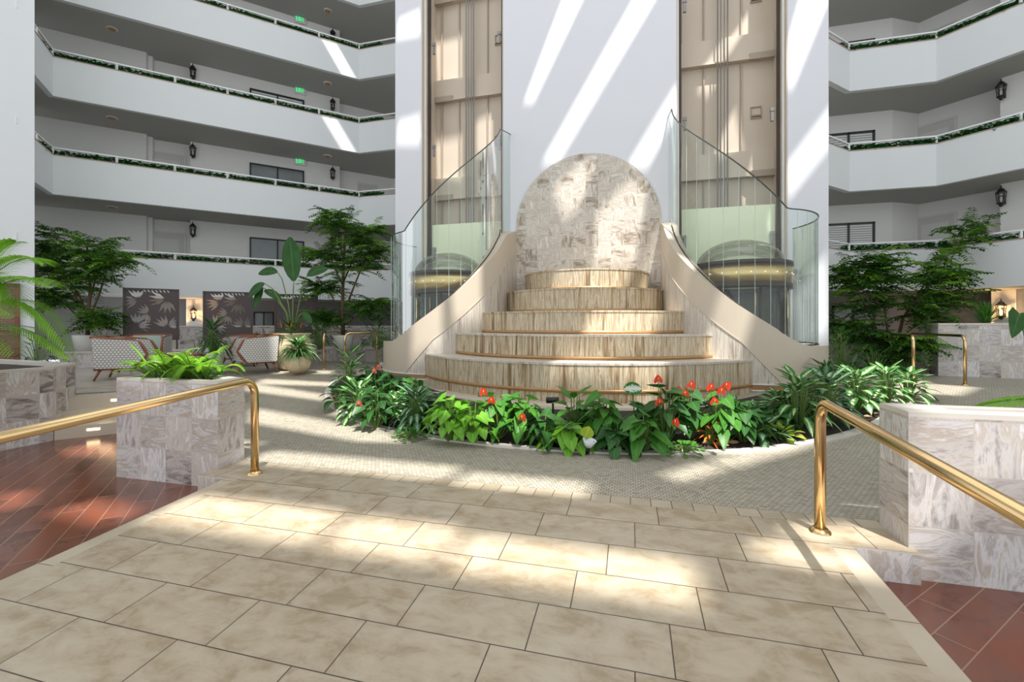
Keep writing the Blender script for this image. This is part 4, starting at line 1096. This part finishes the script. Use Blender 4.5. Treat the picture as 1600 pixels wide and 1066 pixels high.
# ---- feathery trees
def spray(g, gb, p, d, Ln, rnd, leafL=.13, leafW=.045, droop=.35, step=.05, mi=0):
    d = Vector(d).normalized(); side = d.cross(Vector((0, 0, 1)))
    if side.length < .1: side = Vector((1, 0, 0))
    side.normalize(); n = max(4, int(Ln/step)); pts = []
    for i in range(n+1):
        t = i/n; pts.append(Vector(p)+d*Ln*t+Vector((0, 0, -droop*Ln*t*t)))
    gb.tube(pts[::max(1, n//4)]+[pts[-1]], .006, 4, caps=False, r1=.002)
    for i in range(2, n+1):
        for s in (-1, 1):
            ld = (d*.55+side*s*.9+Vector((0, 0, rnd.uniform(-.35, .15)))).normalized()
            g.leaf(pts[i], ld, leafL*rnd.uniform(.7, 1.15)*(1-.4*(i/n)**3), leafW, .35, shape='leaflet', seg=2, fold=.3, mi=mi)
def tree(name, label, loc, lean, branches, nspray, seed, leafL=.14, mats=('l_tree', 'l_treebright'), brightfrac=.2, Ls=(.5, .9), trunk_r=.05):
    rnd = random.Random(seed); th = thing(name, label, 'tree', loc)
    gt = G(); gl = G(); gb = G()
    for br in branches:       # each: list of points, radius
        pts = [Vector(q) for q in br[0]]; gt.tube(pts, br[1], 7, r1=br[1]*.35)
    for k in range(nspray):
        br = branches[k % len(branches)]; pts = [Vector(q) for q in br[0]]; t0 = br[2] if len(br) > 2 else .45
        t = t0+(1-t0)*rnd.random(); f = t*(len(pts)-1); i = min(int(f), len(pts)-2); p = pts[i].lerp(pts[i+1], f-i)
        a = rnd.uniform(0, 2*pi); el = rnd.uniform(-.25, .75)
        d = Vector((cos(a), sin(a), el)) + (pts[-1]-pts[0]).normalized()*.35
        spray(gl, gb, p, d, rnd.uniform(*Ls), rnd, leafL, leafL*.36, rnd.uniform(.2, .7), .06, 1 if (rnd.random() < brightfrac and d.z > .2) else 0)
    gt.build('trunk', 'bark', th, True); gb.build('twigs', 'stem', th); gl.build('foliage', list(mats), th)
    return th
def pot(loc, r, h, mat, label, prof=None, cat='plant pot', name='plant_pot'):
    th = thing(name, label, cat, loc)
    prof = prof or [(0, 0), (r*.8, 0), (r, h*.9), (r, h), (r*.9, h), (r*.88, h*.85), (0, h*.85)]
    g = G(); g.lathe(prof, n=28); g.build('pot_body', mat, th, True)
    g = G(); g.lathe([(0, h*.86), (r*.87, h*.86)], n=20); g.build('soil', 'soil', th)
    return th
u, v = Pb(137, 11.75); pot((u, v, .72), .31, .42, 'whitepot', 'round white pot under the left feathery tree, on marble ledge')
tree('aralia_tree', 'wide dark feathery tree at the left, in the round white pot', (u, v, 1.08), 0,
     [([(0, 0, 0), (.03, 0, .7), (.1, 0, 1.3), (-.05, 0, 2.0), (.0, 0, 2.5)], .05), ([(0, 0, .4), (.25, .1, 1.1), (.7, 0, 1.8), (1.5, -.1, 2.0)], .03),
      ([(0, 0, .5), (-.3, 0, 1.1), (-.9, 0, 1.7), (-1.4, 0, 2.4)], .03), ([(0, 0, .3), (-.4, -.2, .8), (-1.0, -.3, 1.2)], .025), ([(0, 0, .7), (.3, 0, 1.6), (.5, 0, 2.5)], .025),
      ([(0, 0, .1), (.3, -.1, .3), (.6, -.1, .6)], .015), ([(0, 0, .6), (-.6, -.2, 1.6), (-1.0, -.2, 2.9)], .02)], 560, 3, .17, brightfrac=.4, Ls=(.35, .75))
u, v = Pb(536, 12.6); pot((u, v, .72), .3, .4, 'whitepot', 'round cream pot under the tall feathery tree nearest the tower')
tree('aralia_tree', 'tall dark feathery tree between bird of paradise and the tower', (u, v, 1.08), 0,
     [([(0, 0, 0), (-.02, 0, .8), (0, 0, 1.6), (.05, 0, 2.6), (.1, 0, 3.3)], .06), ([(0, 0, .6), (.4, 0, 1.5), (.8, -.1, 2.2), (1.3, -.1, 2.4)], .03), ([(0, 0, .5), (-.4, 0, 1.2), (-.9, 0, 1.5)], .025),
      ([(0, 0, 1.5), (.5, 0, 2.5), (1.0, 0, 3.0)], .025), ([(0, 0, 1.4), (-.4, 0, 2.2), (-.9, 0, 2.4)], .02), ([(0, 0, 2.2), (-.2, 0, 3.0), (-.4, 0, 3.5)], .02), ([(0, 0, .3), (.5, 0, .6), (1.0, 0, 1.0)], .02), ([(0, 0, .1), (-.3, 0, .4), (-.8, 0, .6)], .015)], 620, 4, .155, brightfrac=.45, Ls=(.4, .85))
u, v = Pb(1385, 10.6)
tree('aralia_tree', 'airy many-stemmed tree beside the right side of the tower', (u, v, .31), 0,
     [([(0, 0, 0), (.02, 0, 1.0), (-.1, 0, 2.0), (-.2, 0, 2.7)], .03), ([(-.05, 0, 0), (-.2, 0, 1.0), (-.6, 0, 1.9), (-1.1, 0, 2.5)], .022), ([(.05, 0, 0), (.3, 0, 1.2), (.8, 0, 2.0), (1.5, .3, 2.3)], .022),
      ([(.1, 0, 0), (.4, .1, 1.3), (1.2, .4, 2.5), (2.3, .9, 3.6)], .025, .55), ([(.1, 0, 0), (.4, 0, .9), (.9, 0, 1.4), (1.3, .1, 1.8)], .018), ([(-.1, 0, 0), (-.4, 0, .7), (-.8, 0, 1.2)], .018), ([(0, -.1, 0), (.1, -.3, .5), (.3, -.5, .8)], .015, .2),
      ([(0, 0, 0), (-.2, 0, 1.0), (-.5, 0, 2.6)], .012, .8)], 560, 6, .19, brightfrac=.45, Ls=(.4, .9))
u, v = Pb(1275, 8.9)
# bird of paradise in urn
u, v = Pb(457, 11.2); H = .95
UR = [(0, 0), (.24, 0), (.29, .04), (.44, .35), (.47, .55), (.41, .75), (.36, .80), (.44, .86), (.43, .90), (.34, .88), (.33, .8), (0, .8)]
pot((u, v, .3), .36, .92, 'urn', 'large mottled clay urn holding the bird of paradise', UR, 'urn', 'clay_urn')
th = thing('bird_of_paradise_plant', 'tall bird of paradise with paddle leaves in the large clay urn', 'plant', (u, v, 1.08))
gs = G(); gl = G()
for (tx, tz, Ln, W, dx, dz, ay) in ((.04, 1.42, 1.12, .46, -.06, 1.0, 0), (-.85, 1.38, .55, .24, -.8, -.35, 0), (-1.0, 1.28, .5, .2, -.5, -.8, .1), (-.95, 1.2, .62, .2, .9, -.15, .1), (-.45, 1.65, .6, .25, -1, .25, 0), (.35, 1.55, .75, .26, .9, .5, .1), (.3, .62, .35, .17, .7, -.4, 0)):
    gs.tube([(0, 0, 0), (tx*.25, ay, tz*.5), (tx*.7, ay, tz*.9), (tx, ay, tz)], .018, 6, r1=.01)
    gl.leaf((tx, ay, tz), (dx, -.05, dz), Ln, W, .25 if dz < .9 else .02, up=(.35, -1, .25), shape='oval', seg=8, fold=.12)
gs.build('stems', 'stem', th, True); gl.build('paddle_leaves', 'l_dark', th, True)
th = thing('bromeliad', 'ring of dark bromeliads with red bracts filling the clay urn rim', 'plant', (u, v-.05, 1.10))
stemmed(th, random.Random(9), 60, .3, .28, .05, 'l_dark', 'strap', .38, .3)
g = G()
for k in range(9):
    a = k*.9; g.leaf((.28*cos(a), .25*sin(a), .22), (cos(a)*.3, sin(a)*.3, 1), .16, .05, 0, seg=3, shape='strap')
g.build('bracts', 'l_croton', th)
u, v = Pb(465, 10.4)
pot((u, v, .3), .27, .40, 'urn', 'small rounded clay pot in front of the large urn', [(0, 0), (.14, 0), (.25, .1), (.29, .22), (.25, .34), (.21, .38), (.19, .38), (.18, .34), (0, .33)])
th = thing('spider_plant', 'bushy cream-edged spider plant in the small clay pot', 'plant', (u, v, .66)); stemmed(th, random.Random(12), 130, .36, .34, .055, 'l_vari', 'strap', .24, .75); 
th2 = thing('fern', 'dense green tuft inside the spider plant pot', 'plant', (u, v, .68)); stemmed(th2, random.Random(13), 60, .3, .3, .05, 'l_mid', 'strap', .12, .6)
# bamboo in grey pot near the tower
u, v = Pb(604, 10.9); pot((u, v, .3), .17, .2, 'greypot', 'small grey pot with thin bamboo beside the tower')
th = thing('bamboo_palm', 'thin-stemmed bamboo palm in the small grey pot beside the tower', 'plant', (u, v, .47)); gs = G(); gl = G(); rnd = random.Random(15); tw = G()
for k in range(12):
    a = rnd.uniform(0, 6.28); r = .1*rnd.random(); h = rnd.uniform(.5, .9); x, y = r*cos(a), r*sin(a)
    gs.tube([(x, y, 0), (x*1.8, y*1.8, h)], .008, 5)
    for j in range(3): spray(gl, tw, (x*1.8, y*1.8, h-.15*j), (cos(a+j*2), sin(a+j*2), .5), .25, rnd, .12, .03, .6, .05)
gs.v += []; gs.build('canes', 'stem', th); gl.build('foliage', 'l_dark', th)
# dracaena behind chairs
u, v = Pb(332, 10.6); pot((u, v, .3), .24, .45, 'whitepot', 'white pot of the dracaena between the armchairs')
th = thing('dracaena', 'bushy dark dracaena standing between the two armchairs', 'plant', (u, v, .7)); stemmed(th, random.Random(17), 90, .75, .42, .06, 'l_dark', 'strap', .2, .8)
# agave on right wall
u, v = Pb(1533, 9.6); th = thing('spiky_dracaena', 'spiky grey-green dracaena on top of the right marble wall', 'plant', (u, v, 1.42)); g = G(); rnd = random.Random(19)
v2 = v
for k in range(46):
    a = k*2.4; t = k/46; g.leaf((0, 0, .03), (cos(a)*(1-t*.8), sin(a)*(1-t*.8), .25+1.3*t), .5, .05, .15*(1-t), seg=4, shape='strap')
g.build('foliage', 'l_mid', th, True); th.location = (u+.1, 11.9, 1.41)
# monstera leaf at right edge
u, v = Pb(1625, 7.6); th = thing('monstera', 'broad dark leaf of a plant entering at the right edge', 'plant', (u, v, zf(u, v)))
gs = G(); gl = G()
for (dx, dz, L_) in ((-.28, .95, .42), (.2, 1.1, .4), (-.05, .7, .35)):
    gs.tube([(0, 0, 0), (dx*.5, 0, dz*.6), (dx, 0, dz+.35)], .012, 6); gl.leaf((dx, 0, dz+.35), (-.3, -.1, -.9), L_, L_*.8, .1, up=(0, -1, .2), shape='heart', seg=7)
gs.build('stems', 'stem', th); gl.build('foliage', 'l_dark', th, True)
# understory beside right tree
for i, (x, bb, lab) in enumerate(((1312, 9.9, 'dark broad-leaf plant under the right tree nearest the tower'), (1398, 10.2, 'dark strap-leaf plant at the foot of the right tree'), (1365, 9.7, 'leafy plant hanging beside the left post of the right rails'))):
    u, v = Pb(x, bb); th = thing('philodendron', lab, 'plant', (u, v, .31)); stemmed(th, random.Random(30+i), 46, 1.0 if i == 0 else .5, .34, .07, 'l_dark', 'strap', .42, .6)
for i, (x, bb, lab, n) in enumerate(((60, 10.8, 'dark leafy plant at the foot of the white column', 40), (650-60, 12.2, 'dark broad-leaf shrub behind the bamboo palm', 50), (500, 12.4, 'dark shrub behind the brass rails left of tree pot', 50))):
    u, v = Pb(x, bb); th = thing('philodendron', lab, 'plant', (u, v, .31 if i == 0 else .72)); stemmed(th, random.Random(40+i), n, .8, .3, .06, 'l_dark', 'strap', .45, .6)
# palms / fern
def frond(g, gb, p, d, Ln, rnd, lw=.026, ll=.3, droop=.6, step=.035, keel=.25):
    d = Vector(d).normalized(); side = d.cross(Vector((0, 0, 1))).normalized(); n = int(Ln/step); pts = []
    for i in range(n+1):
        t = i/n; pts.append(Vector(p)+d*Ln*t*(1-.15*t)+Vector((0, 0, -droop*Ln*t*t)))
    gb.tube(pts[::max(1, n//6)]+[pts[-1]], .008, 5, r1=.003, caps=False)
    for i in range(max(2, n//6), n+1):
        t = i/n; l = ll*(sin(pi*min(1, .12+t*.82))**.7)
        tg = (pts[i]-pts[i-1]).normalized()
        for s in (-1, 1):
            ld = (tg*.75+side*s*.85+Vector((0, 0, keel))).normalized(); g.leaf(pts[i], ld, l*rnd.uniform(.85, 1.1), lw, .35, shape='strap', seg=3, fold=.35)
def palm(name, label, loc, specs, ll, lw, seed, mat='l_palm', step=.035):
    rnd = random.Random(seed); th = thing(name, label, 'plant', loc); gl = G(); gb = G()
    for s in specs: frond(gl, gb, s[0], s[1], s[2], rnd, lw, ll, s[3], step)
    gb.build('stems', 'stem', th); gl.build('fronds', mat, th); return th
rnd = random.Random(50); sp = []
for k in range(75):
    a = rnd.uniform(0, 2*pi); px_ = rnd.uniform(-.32, .38); sp.append(((px_, rnd.uniform(-.06, .06), 0), (cos(a)*.8, sin(a)*.6, rnd.uniform(.5, 1.6)), rnd.uniform(.5, .85), rnd.uniform(.2, .6)))
palm('fern', 'bright green feathery fern filling the left marble planter', (-4.66, 3.74, .79), sp, .12, .012, 51, 'l_palm', .022)
u, v = Pb(-45, 5.6)
palm('areca_palm', 'yellow-green palm fronds arching in from the left edge', (u, v, .76),
     [((0, 0, .95), (.66, .2, .95), 1.75, .42), ((0, 0, .9), (.85, .1, .6), 1.7, .36), ((0, 0, .95), (.35, .2, 1.1), 1.5, .3), ((0, 0, .8), (.75, -.1, .3), 1.4, .35), ((0, 0, .6), (.5, -.3, .5), 1.3, .7), ((0, 0, .6), (.7, .3, .2), 1.3, .5), ((0, 0, .8), (-.3, .3, 1.2), 1.2, .4), ((0, 0, .8), (.65, .3, .55), 1.5, .8), ((0, 0, 0), (0, 0, 1), .9, 0), ((0, 0, .5), (.5, 0, .2), 1.0, .5), ((0, 0, .9), (.5, .1, .9), 1.5, .75)], .38, .022, 52)
u, v = Pb(1690, 4.6)
palm('areca_palm', 'green palm fronds reaching over the right planter from the right edge', (3.22, 4.10, .80),
     [((0, 0, 0), (-.9, .3, .22), .95, .35), ((0, 0, 0), (-.7, .65, .3), .95, .45), ((0, 0, 0), (-.5, -.2, .9), .7, .8), ((0, 0, 0), (.5, .4, 1), 1.0, .5)], .26, .026, 53)
# ------------------------------------------------------------------ screens
def monstera_cut(g, cx, cz, s, y, rot):   # openwork leaf drawn as raised blades
    for k in range(-4, 5):
        if k == 0: continue
        a = rot+k*.33; x1, z1 = cx+cos(a)*s, cz+sin(a)*s
        w_ = s*.11; nx, nz = -sin(a)*w_, cos(a)*w_
        p = [(cx+cos(a)*s*.15, cz+sin(a)*s*.15), ((cx+x1)/2+nx, (cz+z1)/2+nz), (x1, z1), ((cx+x1)/2-nx, (cz+z1)/2-nz)]
        g.append(p)
def screen(x0, x1, ytop, b, label, seed):
    a = Vector(Pb(x0, b[0])); c = Vector(Pb(x1, b[1])); m = (a+c)/2; W = (c-a).length; ang = atan2((c-a).y, (c-a).x)
    zt_ = Z(ytop, (b[0]+b[1])/2); zb_ = .98; Hh = zt_-zb_
    th = thing('laser_cut_screen', label, 'screen', (m.x, m.y, zb_), ang, 'brown laser-cut screens')
    rnd = random.Random(seed); cuts = []
    for (fx, fz, s, r) in ((-.2, .78, .26, 2.4), (.25, .8, .3, -2.2), (.28, .25, .26, 1.4), (-.28, .3, .24, .5), (0, .52, .22, 3.6)):
        monstera_cut(cuts, fx*W+rnd.uniform(-.05, .05), fz*Hh, s*1.35, 0, r+rnd.uniform(-.3, .3))
    vs = [Vector(q) for q in ((-W/2, 0), (W/2, 0), (W/2, Hh), (-W/2, Hh))]; es = [(0, 1), (1, 2), (2, 3), (3, 0)]
    cuts = [[(max(-W/2+.06, min(W/2-.06, x)), max(.06, min(Hh-.06, z))) for x, z in c_] for c_ in cuts]
    for k in range(7): 
        x = W*(-.12+.07*k); cuts.append([(x, Hh*.93), (x+.03, Hh*.93), (x+.03-.05, Hh*.985-.0), (x-.05, Hh*.985)])
    for q in cuts:
        bb = len(vs); vs += [Vector(p) for p in q]; es += [(bb+i, bb+(i+1) % len(q)) for i in range(len(q))]
    r_ = delaunay_2d_cdt(vs, es, [], 1, 1e-5); g = G()
    for f in r_[2]:
        pp = [r_[0][i] for i in f]; cc = sum(pp, Vector((0, 0)))/len(pp)
        if not any(inside(cc, q) for q in cuts):
            g.face([(p.x, -.003, p.y) for p in pp]); g.face([(p.x, .003, p.y) for p in pp][::-1])
    g.build('panel', 'screen', th)
    g = G(); g.box(-W/2, W/2, -.02, .02, 0, .04); g.box(-W/2, W/2, -.02, .02, Hh-.04, Hh); g.box(-W/2, -W/2+.04, -.02, .02, 0, Hh); g.box(W/2-.04, W/2, -.02, .02, 0, Hh); g.build('frame', 'screen', th)
    for s in (-1, 1): g = G(); x = s*(W/2-.05); g.box(x-.02, x+.02, -.02, .02, .72-zb_, 0); g.build('leg', 'screen', th)
screen(192, 280, 451, (12.0, 12.6), 'brown laser-cut leaf screen behind the left armchair', 1)
screen(317, 395, 456, (12.7, 13.2), 'brown laser-cut leaf screen behind the right armchair', 2)
screen(429, 497, 460, (13.3, 13.7), 'brown laser-cut leaf screen behind the clay urn', 3)
# ------------------------------------------------------------------ armchairs
def armchair(label, loc, rzz):
    th = thing('armchair', label, 'armchair', loc, rzz, 'lounge armchairs')   # faces +x locally, width along y
    W = .36
    g = G(); g.box(-.36, .36, -W, W, .26, .40); g.build('seat_base', 'uph', th)
    g = G(); g.box(-.26, .38, -W+.04, W-.04, .40, .50); g.build('seat_cushion', 'uph', th)
    # outer back (slightly raked)
    g = G(); q = [(-.40, .22), (-.30, .22), (-.38, .84), (-.46, .84)]
    for s in (1,):
        A = [(x, -W-.04, z) for x, z in q]; B = [(x, W+.04, z) for x, z in q]
        g.face(A[::1]); g.face(B[::-1])
        for i in range(4): j = (i+1) % 4; g.face([A[i], B[i], B[j], A[j]])
    g.build('backrest', 'uph', th)
    for s in (-1, 1):
        prof = [(-.40, .24), (.22, .24), (.40, .50), (.26, .78), (-.44, .84)]
        g = G(); y0, y1 = s*(W), s*(W+.07)
        A = [(x, y0, z) for x, z in prof]; B = [(x, y1, z) for x, z in prof]
        g.face(A); g.face(B[::-1])
        for i in range(5): j = (i+1) % 5; g.face([A[i], B[i], B[j], A[j]])
        sp_ = g.build('side_panel', 'uph', th)
        g = G(); y = s*(W+.035)
        path = [(-.46, y, .855), (.20, y, .80), (.30, y, .74), (.38, y, .60), (.42, y, .50), (.34, y, .36), (.22, y, .235), (-.42, y, .225)]
        g.tube(path, .027, 6); g.build('wooden_edge', 'wood', th, True)
    g = G(); g.tube([(-.46, -W-.04, .855), (-.46, W+.04, .855)], .027, 6); g.build('top_rail', 'wood', th, True)
    for sx in (-1, 1):
        for sy in (-1, 1):
            g = G(); g.tube([(sx*.32, sy*(W), .24), (sx*.42, sy*(W+.04), 0)], .03, 6, r1=.018); g.build('leg', 'wood', th, True)
    g = G(); g.box(-.3, -.14, -.26, .26, .50, .84); c = g.build('back_cushion', 'sage', th)
    return th
u, v = Pb(200, 9.3); armchair('dotted armchair seen from behind at the left, wooden edges', (u, v, .3), radians(40))
u, v = Pb(396, 10.7); armchair('dotted armchair turned to the left, beside the clay urn', (u, v, .3), radians(238))
u, v = Pb(228, 10.9); armchair('dotted armchair with sage cushion half hidden behind the left one', (u, v, .3), radians(-50))
u, v = Pb(372, 12.0); armchair('dotted armchair with sage cushion behind the right one', (u, v, .3), radians(220))
u, v = Pb(285, 10.3); th = thing('coffee_table', 'round wooden coffee table among the armchairs', 'table', (u, v, .3))
g = G(); g.lathe([(0, .44), (.5, .44), (.5, .40), (0, .40)], n=32); g.build('tabletop', 'wood', th)
for k in range(4):
    a = k*pi/2+.4; g = G(); g.tube([(.4*cos(a), .4*sin(a), .4), (.44*cos(a), .44*sin(a), 0)], .022, 6); g.build('leg', 'wood', th)
g = G(); g.box(-.16, .16, -.11, .11, 0, .03); b_ = g.build('book', 'paper'); b_.location = (u-.1, v-.05, .741); tag(b_, 'pale book lying on the round coffee table', 'book')
